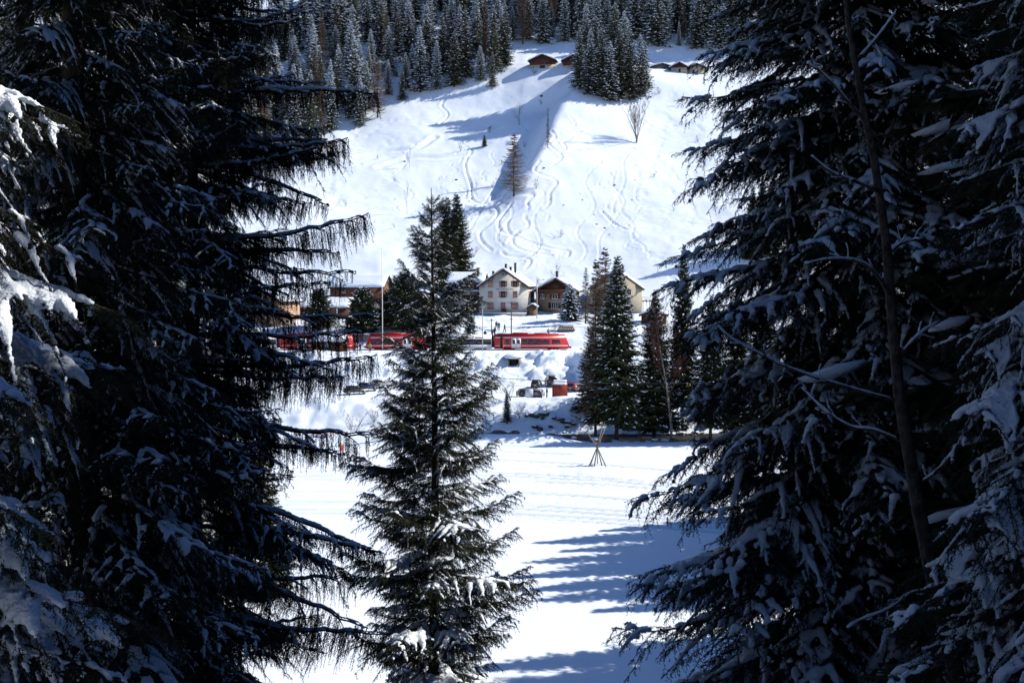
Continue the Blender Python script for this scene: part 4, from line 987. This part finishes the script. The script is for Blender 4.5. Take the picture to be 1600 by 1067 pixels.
b, ro = hill_hut('log_chalet', 'log chalet behind the spruce clump showing only its snowy roof', 938, 100, 7.4, 7, 3.0, 4.8, WOOD_R, -10, None, 0, 35)
window(b, 0, 1.6, .9, .8, 0, WOOD_O)
b, ro = hill_hut('stone_hut', 'pale stone hut with a dark gable on the right skyline meadow', 1061, 113, 6.2, 6, 1.9, 3.6, WOOD, -8, STUCCO_B, 1.8, 37, 'hut')
Geo().box(-.2, .6, -.06, -.006, -.3, 1.3).build('door', WOOD, b)
b, ro = hill_hut('stone_hut', 'second pale stone hut right of the dark gabled one', 1088, 115, 6.4, 6, 2.2, 3.6, STUCCO_B, -8, None, 0, 39, 'hut')
Geo().box(-1.5, -.7, -.06, -.006, -.3, 1.4).build('door', WOOD, b)
b, ro = hill_hut('stone_hut', 'low hut buried in snow left of the stone huts', 1034, 107, 7, 4, .7, 1.7, STONE, -4, None, 0, 41, 'hut')
Geo().box(.6, 1.3, -.06, -.006, -.4, .6).build('door', WOOD, b)
b, ro = hill_hut('hay_hut', 'little plank hut at the left forest edge with a sunlit yellow end', 478, 254, 4.6, 4, 1.8, 3.0, WOOD_P, -30, None, 0, 43, 'hut')
Geo().box(-.4, .4, -.06, -.006, -.3, 1.3).build('door', WOOD, b)
b, ro = gable('platform_shelter', 'brown wooden shelter with a snow roof in front of the left train', 512, 208.6, 6.5, 2.6, 2.3, 3.3, WOOD_R, rz=-5, axis='x', over=.5, snow=.35, cat='shelter', seed=26, z=14.3)
window(b, -1.5, 1.4, 1.2, .8, 0, WOOD_O); window(b, 1.5, 1.4, 1.2, .8, 0, WOOD_O)
# snowed-over woodpile behind the railcar
x = gx(886, 226); b = thing('woodpile', 'stacked woodpile under a cap of snow behind the red railcar', 'woodpile', (x, 226, hz(x, 226)))
for r_ in range(3):
    for k in range(9 - r_): Geo().tube([(-2 + .45 * k + .22 * r_, -.5, .2 + .38 * r_), (-2 + .45 * k + .22 * r_, .6, .2 + .38 * r_)], .2, 7).build('log', WOOD_O, b)
Geo().blob((-.2, 0, 1.35), (2.2, .8, .35), 4, 2).build('snow', SNOW, b, True)

# ------------------------------------------------------------------ railway
def rail_body(g, x0, x1, nose0=0, nose1=0):
    """loft of a rail vehicle along x, width 2.7; nose = slope of an end cab"""
    prof = [(-1.3, .45), (-1.35, 1.1), (-1.35, 2.6), (-1.2, 3.05), (-.8, 3.3), (0, 3.38), (.8, 3.3), (1.2, 3.05), (1.35, 2.6), (1.35, 1.1), (1.3, .45)]
    v = []; n = len(prof)
    for e, (x, s, nose) in enumerate(((x0, 1, nose0), (x1, -1, nose1))):
        for y, z in prof: v.append((x + s * nose * (max(0, z - 1.15) * .42 + max(0, .8 - z) * .5), y, z))
    f = [tuple(range(n)), tuple(range(2 * n - 1, n - 1, -1))] + [(i, i + n, (i + 1) % n + n, (i + 1) % n) for i in range(n)]
    return g.add(v, f)
def strip(x0, x1, z0, z1, d=.012, y=-1.35): return Geo().box(x0, x1, y - d, y - .003, z0, z1)
def wheels(t, xs):
    for x in xs:
        bg = Geo().box(x - 1.3, x + 1.3, -.9, .9, .28, .55).build('bogie', DARKM, t)
        for dx in (-.8, .8): Geo().cyl((x + dx, -.72, .33), .36, .12, 14, 'y').cyl((x + dx, .72, .33), .36, .12, 14, 'y').build('wheel', DARKM, bg)
def red_car(t, x0, x1, nose):
    """red end coach; nose=+1 cab at x1, -1 cab at x0"""
    L = x1 - x0; fl = (lambda a, b: (x0 + a, x0 + b)) if nose > 0 else (lambda a, b: (x1 - b, x1 - a))
    b = rail_body(Geo(), x0, x1, 1 if nose < 0 else 0, 1 if nose > 0 else 0).build('end_coach', RED, t)
    for a, c in ((0.2, L - 1.0),): strip(*fl(a, c), 2.72, 2.86, .012, -1.312).build('stripe', WHITE, b)
    for a, c in ((.2, 3.55), (5.5, L - .25)): strip(*fl(a, c), 1.02, 1.16, .014).build('stripe', WHITE, b)
    for a in (3.6, 4.58):
        d = strip(*fl(a, a + .93), .62, 2.62, .03).build('door', WHITE, b)
    for a in (3.78, 4.76): strip(*fl(a, a + .58), 1.45, 2.3, .036).build('door_pane', GLASS, b)
    strip(*fl(2.35, 3.1), 1.5, 2.32, .014).build('window', GLASS, b)
    for k in range(4): strip(*fl(5.85 + k * 1.42, 7.2 + k * 1.42), 1.45, 2.32, .014).build('window', GLASS, b)
    Geo().prism([(p if nose > 0 else x0 + x1 - p, z) for p, z in ((x0 + 12.0, 1.5), (x1 - 1.75, 1.5), (x1 - 2.05, 2.3), (x0 + 12.0, 2.3))], 'y', -1.366, -1.353).build('cab_window', GLASS, b)
    xe = x1 if nose > 0 else x0; s = nose
    Geo().add([(xe - s * (.42 * (z - 1.15)) + s * .012, y, z) for y, z in ((-1.1, 1.55), (1.1, 1.55), (1.0, 2.6), (-1.0, 2.6))], [(0, 1, 2, 3)]).build('windscreen', GLASS, b)
    for y in (-.95, .95): Geo().cyl((xe + s * .01, y, .98), .13, .06, 10, 'x').build('headlight', LAMPW, b)
    Geo().box(min(xe, xe + s * .5), max(xe, xe + s * .5), -.25, .25, .5, .85).build('coupler', BLACK, b)
    Geo().box(x0 + .6, x1 - 2.2, -.7, .7, 3.36, 3.5).box(x0 + 3.8, x0 + 7, -.55, .55, 3.502, 3.72).box(x0 + 8.5, x0 + 11, -.5, .5, 3.502, 3.66).build('roof_equipment', RED_D, b)
    wheels(t, (x0 + 3, x1 - 3.2))
    return b
TZ = 14.35
xa = gx(573, 213.5, TZ); xb = gx(889, 213.5, TZ)
t = thing('railcar_train', 'red railcar train with a pale middle coach standing in front of the cream house', 'train', (0, 213.5, TZ))
L1 = 15.6
red_car(t, xb - L1, xb, 1); red_car(t, xa, xa + 13.2, -1)
m0, m1 = xa + 13.9, xb - L1 - .55
b = rail_body(Geo(), m0, m1).build('middle_coach', GREY_T, t)
strip(m0 + .1, m1 - .1, 1.3, 2.45, .012).build('window_band', BLACK, b)
k = 0; x = m0 + .4
while x < m1 - 1.8: strip(x, x + 1.5, 1.4, 2.35, .02).build('window', GLASS, b); x += 1.75
x = m0 + .4
while x < m1 - 2: Geo().box(x, x + 1.7, -1.345, -1.2, 2.66, 2.86).build('roof_slot', BLACK, b); x += 2.1
wheels(t, (m0 + 2.4, m1 - 2.4))
for a, c in ((m1, xb - L1), (xa + 13.2, m0)): Geo().box(a + .02, c - .02, -1.2, 1.2, .7, 3.1).build('gangway_bellows', BLACK, t)
Geo().box(xb - L1 + 1.25, xb - L1 + 1.85, -1.372, -1.353, .5, 3.0).build('service_door', BLACK, t)
pg = Geo()
for y in (-.6, .6): pg.tube([(xb - 8, y, 3.72), (xb - 9.6, y, 4.25), (xb - 8.2, y * .7, 4.7)], .03, 5)
pg.build('pantograph', DARKM, t)
t = thing('railcar_train', 'second red railcar train further left whose cab shows between the pines', 'train', (0, 213.5, TZ))
x1 = gx(556, 213.5, TZ); red_car(t, x1 - 15.6, x1, 1); Geo().box(x1 - 16.2, x1 - 15.62, -1.2, 1.2, .7, 3.1).build('gangway_bellows', BLACK, t)
b = rail_body(Geo(), x1 - 30, x1 - 16.22).build('middle_coach', GREY_T, t); strip(x1 - 29.8, x1 - 16.4, 1.3, 2.45).build('window_band', BLACK, b); wheels(t, (x1 - 27.5, x1 - 18.7))
# track and platform
for yy in (212.9, 214.1):
    pass
ra = thing('railway_track', 'railway rails under the red trains half buried in snow', 'track', (0, 213.5, TZ - .2))
for dy in (-.5, .5): Geo().box(-75, 75, dy - .04, dy + .04, .05, .2).build('rail', DARKM, ra)
x = gx(800, 210.6)
# ------------------------------------------------------------------ poles and wires
def pole(name, lb, px, Y, h, r, m, arms=(), lamp=False, sink=.5, cat='pole'):
    x = gx(px, Y); b = thing(name, lb, cat, (x, Y, hz(x, Y) - sink)); Geo().tube([(0, 0, 0), (0, 0, h / 2), (0, 0, h)], [r, r * .9, r * .7], 8).build('mast', m, b)
    for z, w in arms: Geo().box(-w, w, -.06, .06, z - .06, z + .06).build('crossarm', m, b)
    if lamp:
        a = Geo().tube([(0, 0, h - .1), (.5, 0, h + .35), (1.3, 0, h + .45)], .04, 6).build('lamp_arm', m, b); Geo().blob((1.5, 0, h + .42), (.35, .14, .1), 2).build('lamp_head', DARKM, a)
    return b
pole('utility_pole', 'dark wooden utility pole in front of the cream house', 799, 219, 9.8, .13, DARKM, ((9.5, .7), (6.0, .35)))
pole('lamp_pole', 'tall pale pole between the cream house and the brown chalet', 839, 240, 9.2, .12, GREYM, (), True)
pole('flagpole', 'very tall white flagpole in front of the brown barn', 598, 212, 21.5, .085, WHITE, ())
pole('catenary_mast', 'thin grey mast in front of the pale middle coach', 754, 209, 10.5, .09, GREYM, ((9.6, .5),))
pole('catenary_mast', 'short snow-tipped mast beside the group of walkers', 768, 221, 5.0, .11, DARKM, ((4.8, .3),))
pole('catenary_mast', 'grey mast behind the weeping curtains near the left train', 527, 209, 10.5, .09, GREYM, ((9.6, .5),))
pole('marker_stake', 'thin red and white stake in front of the red railcar', 786, 208.8, 2.8, .05, ORANGE)
pole('utility_pole', 'wire pole by the stream hidden behind the centre tree', 655, 147, 10.3, .13, WOOD, ((9.9, .6), (8.9, .6)))
pole('utility_pole', 'wire pole by the stream hidden behind the big right spruce', 1215, 146, 10.3, .13, WOOD, ((9.9, .6), (8.9, .6)))
def wire(lb, a, b, sag, r=.022):
    a, b = Vector(a), Vector(b); ts = np.linspace(0, 1, 17); P = [a.lerp(b, t) - Vector((0, 0, sag * 4 * t * (1 - t))) - a for t in ts]
    o = Geo().tube(P, r, 4).build('overhead_wire', DARKM, None, loc=a); tag(o, lb, 'wire')
xl, xr_ = gx(655, 147), gx(1215, 146); zl, zr = hz(xl, 147), hz(xr_, 146)
for lb, dz, dy in (('topmost wire strung in front of the streamside trees', 9.45, -.5), ('middle wire strung in front of the streamside trees', 9.3, .5), ('lowest wire strung in front of the streamside trees', 8.4, 0)):
    wire(lb, (xl, 147 + dy, zl + dz), (xr_, 146 + dy, zr + dz), 1.1)
x8 = gx(799, 219); z8 = hz(x8, 219)
wire('upper wire crossing the front of the cream house', (x8, 219, z8 + 9.05), (gx(640, 228), 228, hz(gx(640, 228), 228) + 8), .6, .02)
wire('wire from the dark pole to the tall pale pole', (x8, 219, z8 + 9.0), (gx(839, 240), 240, hz(gx(839, 240), 240) + 8.2), .5, .02)
wire('overhead line above the red trains', (-75, 213.5, TZ + 5.0), (75, 213.5, TZ + 5.0), .15, .035)

# ------------------------------------------------------------------ vehicles
def car(name, lb, px, Y, rz, paintm, kind='hatch', snow=False, z=None, cat='car'):
    """length along +x (front), origin between wheels on the ground"""
    x = gx(px, Y); c = thing(name, lb, cat, (x, Y, (hz(x, Y) if z is None else z) + .14), R(rz))
    if kind == 'hatch': L, Wd, Ht = 3.9, 1.66, 1.48; lo = [(-1.93, .28), (-1.95, .75), (-1.86, .98), (1.0, .95), (1.75, .82), (1.95, .62), (1.93, .28)]; top = [(-1.8, .98), (-1.55, 1.38), (-1.2, 1.48), (.2, 1.46), (1.05, .96)]
    elif kind == 'van': L, Wd, Ht = 4.6, 1.85, 1.9; lo = [(-2.28, .3), (-2.3, .9), (-2.26, 1.1), (1.5, 1.1), (2.15, .95), (2.3, .65), (2.28, .3)]; top = [(-2.24, 1.1), (-2.1, 1.8), (-1.9, 1.9), (.9, 1.88), (1.6, 1.1)]
    else: L, Wd, Ht = 4.3, 1.72, 1.46; lo = [(-2.13, .28), (-2.15, .8), (-2.0, .95), (1.15, .92), (1.95, .8), (2.15, .6), (2.13, .28)]; top = [(-1.75, .95), (-1.35, 1.4), (-.9, 1.46), (.2, 1.44), (1.0, .93)]
    hw = Wd / 2
    def loft(poly, w0, w1, z0, z1):
        n = len(poly); v = []
        for s in (-1, 1):
            for a, z_ in poly: v.append((a, s * (w0 + (w1 - w0) * max(0, min(1, (z_ - z0) / (z1 - z0)))), z_))
        return Geo().add(v, [tuple(range(n)), tuple(range(2 * n - 1, n - 1, -1))] + [(i, i + n, (i + 1) % n + n, (i + 1) % n) for i in range(n)])
    body = loft(lo, hw, hw - .06, .6, 1.0).build('body', paintm, c)
    cab = loft(top + [(top[0][0], top[0][1] - .03)], hw - .06, hw - .24, top[0][1], Ht).build('cabin', paintm, c)
    (b0, zb), (b1, z1), (b2, z2), (f1, z3), (f0, zf) = top
    def yw(z_): return (hw - .06) + (-.18) * (z_ - zb) / (Ht - zb)
    zl_, zh_ = zb + .05, Ht - .12
    for s in (-1, 1):
        mid = (b2 + f1) / 2
        for a0, a1, a2, a3 in ((b0 + .28, mid - .06, mid - .06, b2 - .12), (mid + .04, f0 - .2, f1 - .02, mid + .04)):
            y0, y1_ = s * (yw(zl_) + .012), s * (yw(zh_) + .012)
            Geo().add([(a0, y0, zl_), (a1, y0, zl_), (a2, y1_, zh_), (a3, y1_, zh_)], [(0, 1, 2, 3)]).build('side_window', GLASS, cab)
    fx = lambda z_: f0 + (f1 - f0) * (z_ - zf) / (z3 - zf)
    w0, w1 = yw(zl_) - .1, yw(zh_) - .1
    Geo().add([(fx(zl_) + .015, -w0, zl_ + .01), (fx(zl_) + .015, w0, zl_ + .01), (fx(zh_) + .015, w1, zh_ + .01), (fx(zh_) + .015, -w1, zh_ + .01)], [(0, 1, 2, 3)]).build('windscreen', GLASS, cab)
    bx = lambda z_: b0 + (b1 - b0) * (z_ - zb) / (z1 - zb) - .015
    Geo().add([(bx(zl_), -w0, zl_), (bx(zl_), w0, zl_), (bx(zh_ - .06), w1, zh_ - .06), (bx(zh_ - .06), -w1, zh_ - .06)], [(0, 1, 2, 3)]).build('rear_window', GLASS, cab)
    for a in (-L / 2 + .72, L / 2 - .75):
        for s in (-1, 1):
            w = Geo().cyl((a, s * (hw - .07), .31), .31, .2, 16, 'y').build('wheel', BLACK, c); Geo().cyl((a, s * (hw + .035), .31), .19, .02, 12, 'y').build('rim', GREYM, w)
    for s in (-1, 1):
        Geo().box(-L / 2 - .02, -L / 2 + .05, s * (hw - .17) - .1, s * (hw - .17) + .1, .68, .92).build('tail_lamp', LAMPR, body)
        Geo().box(L / 2 - .12, L / 2 + .01, s * (hw - .2) - .14, s * (hw - .2) + .14, .6, .74).build('headlight', LAMPW, body)
    Geo().box(-L / 2 - .03, -L / 2 - .005, -.26, .26, .5, .62).build('number_plate', WHITE, body)
    Geo().box(-L / 2 - .06, -L / 2 + .02, -hw + .08, hw - .08, .3, .46).build('bumper', BLACK, body)
    if snow: Geo().blob(((b2 + f1) / 2, 0, Ht + .04), ((f1 - b2) * .62, hw - .2, .12), 5, 2).build('snow', SNOW, c, True)
    return c
P_W = paint('white_car_paint', (0.5, 0.52, 0.47)); P_G = paint('dark_green_car_paint', (0.03, 0.035, 0.03)); P_B = paint('charcoal_car_paint', (0.035, 0.033, 0.035)); P_S = paint('silver_car_paint', (0.3, 0.31, 0.33)); P_R = paint('dark_red_car_paint', (0.2, 0.02, 0.03)); P_BL = paint('dark_blue_car_paint', (0.03, 0.05, 0.12))
car('parked_car', 'white hatchback parked side on along the snowy lane', 766, 189, 0, P_W, 'hatch')
car('parked_car', 'dark hatchback seen from behind by the snow bank', 838, 190, 82, P_G, 'hatch')
car('parked_car', 'tall charcoal van with its square back turned right of the dark hatchback', 861, 193, 97, P_B, 'van')
car('parked_car', 'dark car with a red tail lamp at the foot of the blue snow bank', 898, 186, 60, P_R, 'hatch')
car('parked_car', 'dark hatchback behind the bank left of the white board', 817, 177, 100, P_G, 'sedan')
car('parked_car', 'silver grey car behind the bank right of the white board', 841, 177, 80, P_S, 'sedan')
car('parked_car', 'snow topped dark car left of the centre tree', 573, 186, 15, P_BL, 'sedan', True)
car('parked_car', 'snow topped black car next to the snow topped dark car', 556, 182, 20, P_B, 'sedan', True)
car('parked_car', 'snow topped silver car nearest to the centre tree on its left', 594, 190, 12, P_S, 'sedan', True)
car('parked_car', 'dark red car behind the reddish birch', 1080, 188, 95, P_R, 'hatch')
# rust red container with snow on its sloping lid
x = gx(875, 174.6); c = thing('waste_container', 'rust red metal container with a snow covered sloping lid on the bank edge', 'container', (x, 174.6, hz(x, 174.6) + .2), R(-4))
Geo().prism([(-.75, 0), (.95, 0), (1.1, 3.0), (.55, 3.05), (-.95, 2.2)], 'x', -1.25, 1.25).build('body', RUST, c)
for xx in (-1.26, -.02, 1.26): Geo().prism([(-.8, .02), (-.765, .02), (-.975, 2.2), (-1.01, 2.2)], 'x', xx - .05, xx + .05).build('rib', RUST, c)
Geo().box(-1.3, 1.3, -1.02, -.94, 2.16, 2.26).build('rim', RUST, c)
snow_slab(-.9, 2.26, .35, 2.98, -1.18, 1.1, .14, 7, 'x').build('snow', SNOW, c, True)
# white board
x = gx(827, 174.2); c = thing('notice_board', 'plain white board standing on the bank between two dark cars', 'board', (x, 174.2, hz(x, 174.2) - .2))
Geo().box(-.65, .65, -.04, .04, .5, 2.0).build('panel', mat('shade_tinted_white_panel', (.6, .64, .68), (.55, .59, .63), 2), c)  # white greyed and tinted blue, the tone of a panel in shade
for s in (-.5, .5): Geo().box(s - .05, s + .05, .042, .12, -.3, 1.9).build('post', WOOD_P, c)
# underpass mouth in the snow bank
c = thing('underpass', 'dark mouth of a small concrete underpass in the snow bank below the train', 'underpass', (UX, 203.3, 11.9))
Geo().box(-1.15, -.9, -.9, 4.5, -1.5, 1.5).box(.9, 1.15, -.9, 4.5, -1.5, 1.5).build('side_wall', STONE, c); Geo().box(-1.2, 1.2, -.95, 4.5, 1.502, 1.7).build('lintel', STONE, c); Geo().box(-.89, .89, -.5, -.4, -1.5, 1.5).build('shade_panel', BLACK, c)  # black panel stands in for the darkness inside the mouth
Geo().blob((0, 1.0, 1.95), (2.0, 2.2, .5), 3, 2).build('snow', SNOW, c, True)

# ------------------------------------------------------------------ people
def person_mesh(pose):
    e = pose
    V = [(0, 0, .95), (0, 0, 1.18), (0, 0, 1.42), (0, 0, 1.52), (0, -.02, 1.66), (0, -.02, 1.76),
         (-.1, 0, .9), (-.11, e * -.18, .48), (-.11, e * -.1 , .07), (-.11, e * -.1 - .14, .04), (.1, 0, .9), (.11, e * .16, .5), (.11, e * .3, .1), (.11, e * .3 - .14, .05),
         (-.2, 0, 1.4), (-.27, e * .1 , 1.13), (-.25, e * .05 - .12, .9), (.2, 0, 1.4), (.27, e * -.12, 1.14), (.25, e * -.2 - .1, .92)]
    E = [(0, 1), (1, 2), (2, 3), (3, 4), (4, 5), (0, 6), (6, 7), (7, 8), (8, 9), (0, 10), (10, 11), (11, 12), (12, 13), (2, 14), (14, 15), (15, 16), (2, 17), (17, 18), (18, 19)]
    rad = [.16, .17, .17, .075, .115, .09, .11, .085, .06, .055, .11, .085, .06, .055, .09, .075, .055, .09, .075, .055]
    me = bpy.data.meshes.new('p'); me.from_pydata(V, E, []); ob = bpy.data.objects.new('p', me); COL.objects.link(ob)
    ob.modifiers.new('s', 'SKIN'); 
    for i, sv in enumerate(me.skin_vertices[0].data): sv.radius = (rad[i], rad[i]); sv.use_root = (i == 0)
    sb = ob.modifiers.new('d', 'SUBSURF'); sb.levels = 1; sb.render_levels = 1
    dg = bpy.context.evaluated_depsgraph_get(); out = bpy.data.meshes.new_from_object(ob.evaluated_get(dg)); bpy.data.objects.remove(ob)
    return out
PM = [person_mesh(0.3), person_mesh(1.0), person_mesh(-.8)]
TROU = cloth('dark_trousers', (.02, .02, .03))
def person(lb, px, Y, rz, pose, jacket, hat, trousers=TROU, s=1.0):
    me = PM[pose].copy(); me.materials.clear()
    for m in (trousers, jacket, SKIN, hat): me.materials.append(m)
    for p in me.polygons:
        z = p.center.z; p.material_index = 0 if z < .93 and abs(p.center.x) < .2 else (1 if z < 1.54 else (2 if z < 1.7 else 3)); p.use_smooth = True
    x = gx(px, Y); o = link('person', me, None, (x, Y, hz(x, Y) + .0), (0, 0, R(rz)), s * 1.08); tag(o, lb, 'person')
BLK = cloth('black_jacket', (.02, .02, .022)); NAVY = cloth('navy_jacket', (.02, .03, .08)); BLUE = cloth('bright_blue_jacket', (.03, .2, .45)); YEL = cloth('olive_yellow_jacket', (.35, .3, .1)); REDJ = cloth('red_jacket', (.5, .03, .05)); BRN = cloth('brown_jacket', (.1, .06, .04))
person('person in black standing alone left of the walking group by the mast', 758, 221.5, 20, 0, BLK, BLK)
person('person in dark navy walking in front of the taller pair', 769.5, 222, 60, 1, NAVY, BLK)
person('person in black at the middle of the walking group', 773, 223, 40, 0, BLK, BRN)
person('person in brown jacket standing beside the bright blue jacket', 775.5, 227, 30, 2, BRN, BLK)
person('person in bright blue jacket behind the walking group', 779.5, 226.5, -20, 0, BLUE, BLUE)
person('person in black walking at the right end of the group', 788.5, 225, 110, 1, BLK, BLK)
person('person in olive yellow jacket standing alone behind the red railcar', 857, 222.5, 10, 0, YEL, BRN, cloth('blue_trousers', (.08, .14, .25)))
person('person in black beside the rust red container', 854.5, 176.3, 80, 0, BLK, BRN)
person('person in red jacket by the left train seen through the branches', 553, 207.3, 0, 0, REDJ, BRN)
person('person in blue jacket near the left train under the weeping curtains', 511, 207.3, 30, 2, BLUE, BLK)
person('person in olive yellow jacket at the left end of the railcar train', 578, 207.5, 0, 1, YEL, BLK)

person('person in navy among the passengers beside the brown shelter', 541, 207.6, 40, 1, NAVY, BLK)
person('person in brown standing between the two trains', 563, 207.8, -30, 0, BRN, BLK)
# ------------------------------------------------------------------ pole tripod on the meadow
x, y = gx(933, 130), 130.0; c = thing('pole_tripod', 'bare wigwam of crossed wooden poles standing on the snowy meadow', 'pole frame', (x, y, hz(x, y) - .1))
tp = at(933, 699, 130); zc = tp.z - (hz(x, y) - .1)
for (bx_, by, tx, ty, zt) in ((-1.05, -.3, 1.0, .3, 4.75), (1.1, -.3, -1.4, .4, 4.45), (-.45, -.9, .75, .9, 5.05), (.6, -.7, -.3, .8, 3.1), (.15, 1.1, -.1, -.6, 2.9), (-.8, .8, .4, -.5, 3.3)):
    Geo().tube([(bx_, by, 0), (bx_ * .06 + tx * .03, by * .06, zc), (tx, ty, zt)], [.085, .07, .05], 7).build('pole', WOOD_P, c)
Geo().tube([(.13 * math.cos(a), .13 * math.sin(a), zc) for a in np.linspace(0, 6.2, 10)], .035, 5).build('rope_binding', TWIG, c)
# orange barrier and faded net
def net(name, lb, pts, h, m):
    P0 = Vector((pts[0][0], pts[0][1], hz(*pts[0]))); c = thing(name, lb, 'fence', P0)
    for (a, b_) in pts: Geo().tube([Vector((a, b_, hz(a, b_) - .3)) - P0, Vector((a, b_, hz(a, b_) + h + .15)) - P0], .03, 6).build('stake', m, c)
    for (a, b_), (d, e) in zip(pts[:-1], pts[1:]):
        A = Vector((a, b_, hz(a, b_) + .1)) - P0; B = Vector((d, e, hz(d, e) + .1)) - P0; g = Geo(); n = 8
        for k in range(6): zc_ = Vector((0, 0, h * k / 5)); g.tube([A + zc_, (A + B) / 2 + zc_ - Vector((0, 0, .06)), B + zc_], .035, 4)
        for k in range(1, n): q = A.lerp(B, k / n); g.tube([q, q + Vector((0, 0, h))], .03, 4)
        g.build('netting', m, c)
ax_, ay_ = gx(531, 141), 141; net('safety_net', 'short bright orange safety net on the meadow', [(ax_, ay_), (ax_ + .9, ay_ - 2.2)], .95, ORANGE)
ax_ = gx(484, 147); net('safety_net', 'long faded pink safety net by the stream', [(ax_, 147), (ax_ + 1.6, 147.1), (ax_ + 3.2, 146.9)], .9, PINK)

# ------------------------------------------------------------------ boulders
import bmesh
def rock_mesh(seed):
    bm = bmesh.new(); bmesh.ops.create_icosphere(bm, subdivisions=2, radius=1); rr = np.random.default_rng(seed)
    off = rr.uniform(0, 50, 3)
    for v in bm.verts:
        n = fbm(np.array(v.co.x * .9 + off[0]), np.array(v.co.y * .9 + v.co.z + off[1]), 3); v.co *= 1 + .5 * float(n); v.co.z *= .65
    me = bpy.data.meshes.new('rock'); bm.to_mesh(me)
    me.materials.append(ROCK); bm.free(); return me
def cap_mesh(seed):
    g = Geo().blob((0, 0, .42), (.95, .95, .36), seed, 2); return g.mesh('snow', SNOW, True)
RK = [rock_mesh(i) for i in range(5)]; CAPS = [cap_mesh(i) for i in range(3)]
rr = np.random.default_rng(77)
def rock(x, y, s, cap, lb, grp, dz=0.0):
    o = thing('boulder', lb, 'boulder', (x, y, hz(x, y) + dz), rr.uniform(0, 6), grp); o.scale = (s * rr.uniform(.8, 1.4), s, s * rr.uniform(.7, 1.1))
    k = rr.integers(5); link('rock', RK[k], o)
    if cap: link('snow', CAPS[rr.integers(3)], o, (0, 0, .12))
for px in list(range(700, 1110, 13)):
    y = rr.uniform(149.3, 152.6); rock(gx(px + rr.uniform(-5, 5), y), y, rr.uniform(.45, .85), rr.random() < .75, 'snow capped boulder along the near edge of the stream', 'boulders along the stream', .12)
for (px, py, s) in [(830, 650, .75), (838, 652, .6), (850, 649, 1.0), (848, 655, .5), (866, 655, .6), (872, 657, .6), (880, 659, .9), (888, 662, 1.0), (886, 668, .7), (836, 668, .8), (822, 651, .5), (860, 668, .6), (844, 672, .7), (896, 664, .7)]:
    x, y = ray(px, py, 150); rock(x, y, s * .75, rr.random() < .4, 'dark boulder in the shaded stream bank below the parking place', 'dark boulders in the stream bank', .15)
for px in range(955, 1110, 9):
    y = rr.uniform(160.5, 164.5); rock(gx(px + rr.uniform(-4, 4), y), y, rr.uniform(.5, 1.0), rr.random() < .35, 'dark boulder along the far edge of the stream under the spruces', 'boulders on the far side of the stream', .3)
for (px, py, s) in [(992, 281, .5), (925, 300, .45), (910, 312, .5), (881, 320, .5), (928, 335, .5), (943, 331, .4), (965, 328, .4), (933, 350, .6), (945, 356, .7), (952, 366, .5), (713, 281, .9), (988, 312, .5), (906, 302, .4), (960, 289, .6), (846, 150, 1.0), (765, 200, .8), (632, 252, 1.0), (850, 262, .7)]:
    x, y = on(px, py); rock(x, y, s * .65, False, 'small dark rock poking out of the sunny slope', 'rocks on the open slope', -.15)
# stone embankment wall behind the trains
x0, x1 = gx(540, 221), gx(640, 221); c = thing('stone_wall', 'low grey stone wall below the pine behind the left train', 'wall', ((x0 + x1) / 2, 220.5, hz((x0 + x1) / 2, 220.5) - .6))
Geo().box(-(x1 - x0) / 2, (x1 - x0) / 2, 0, .5, 0, 1.9).build('masonry', STONE, c); snow_slab(-.1, 1.9, .6, 1.92, -(x1 - x0) / 2, (x1 - x0) / 2, .25, 5, 'x').build('snow', SNOW, c, True)
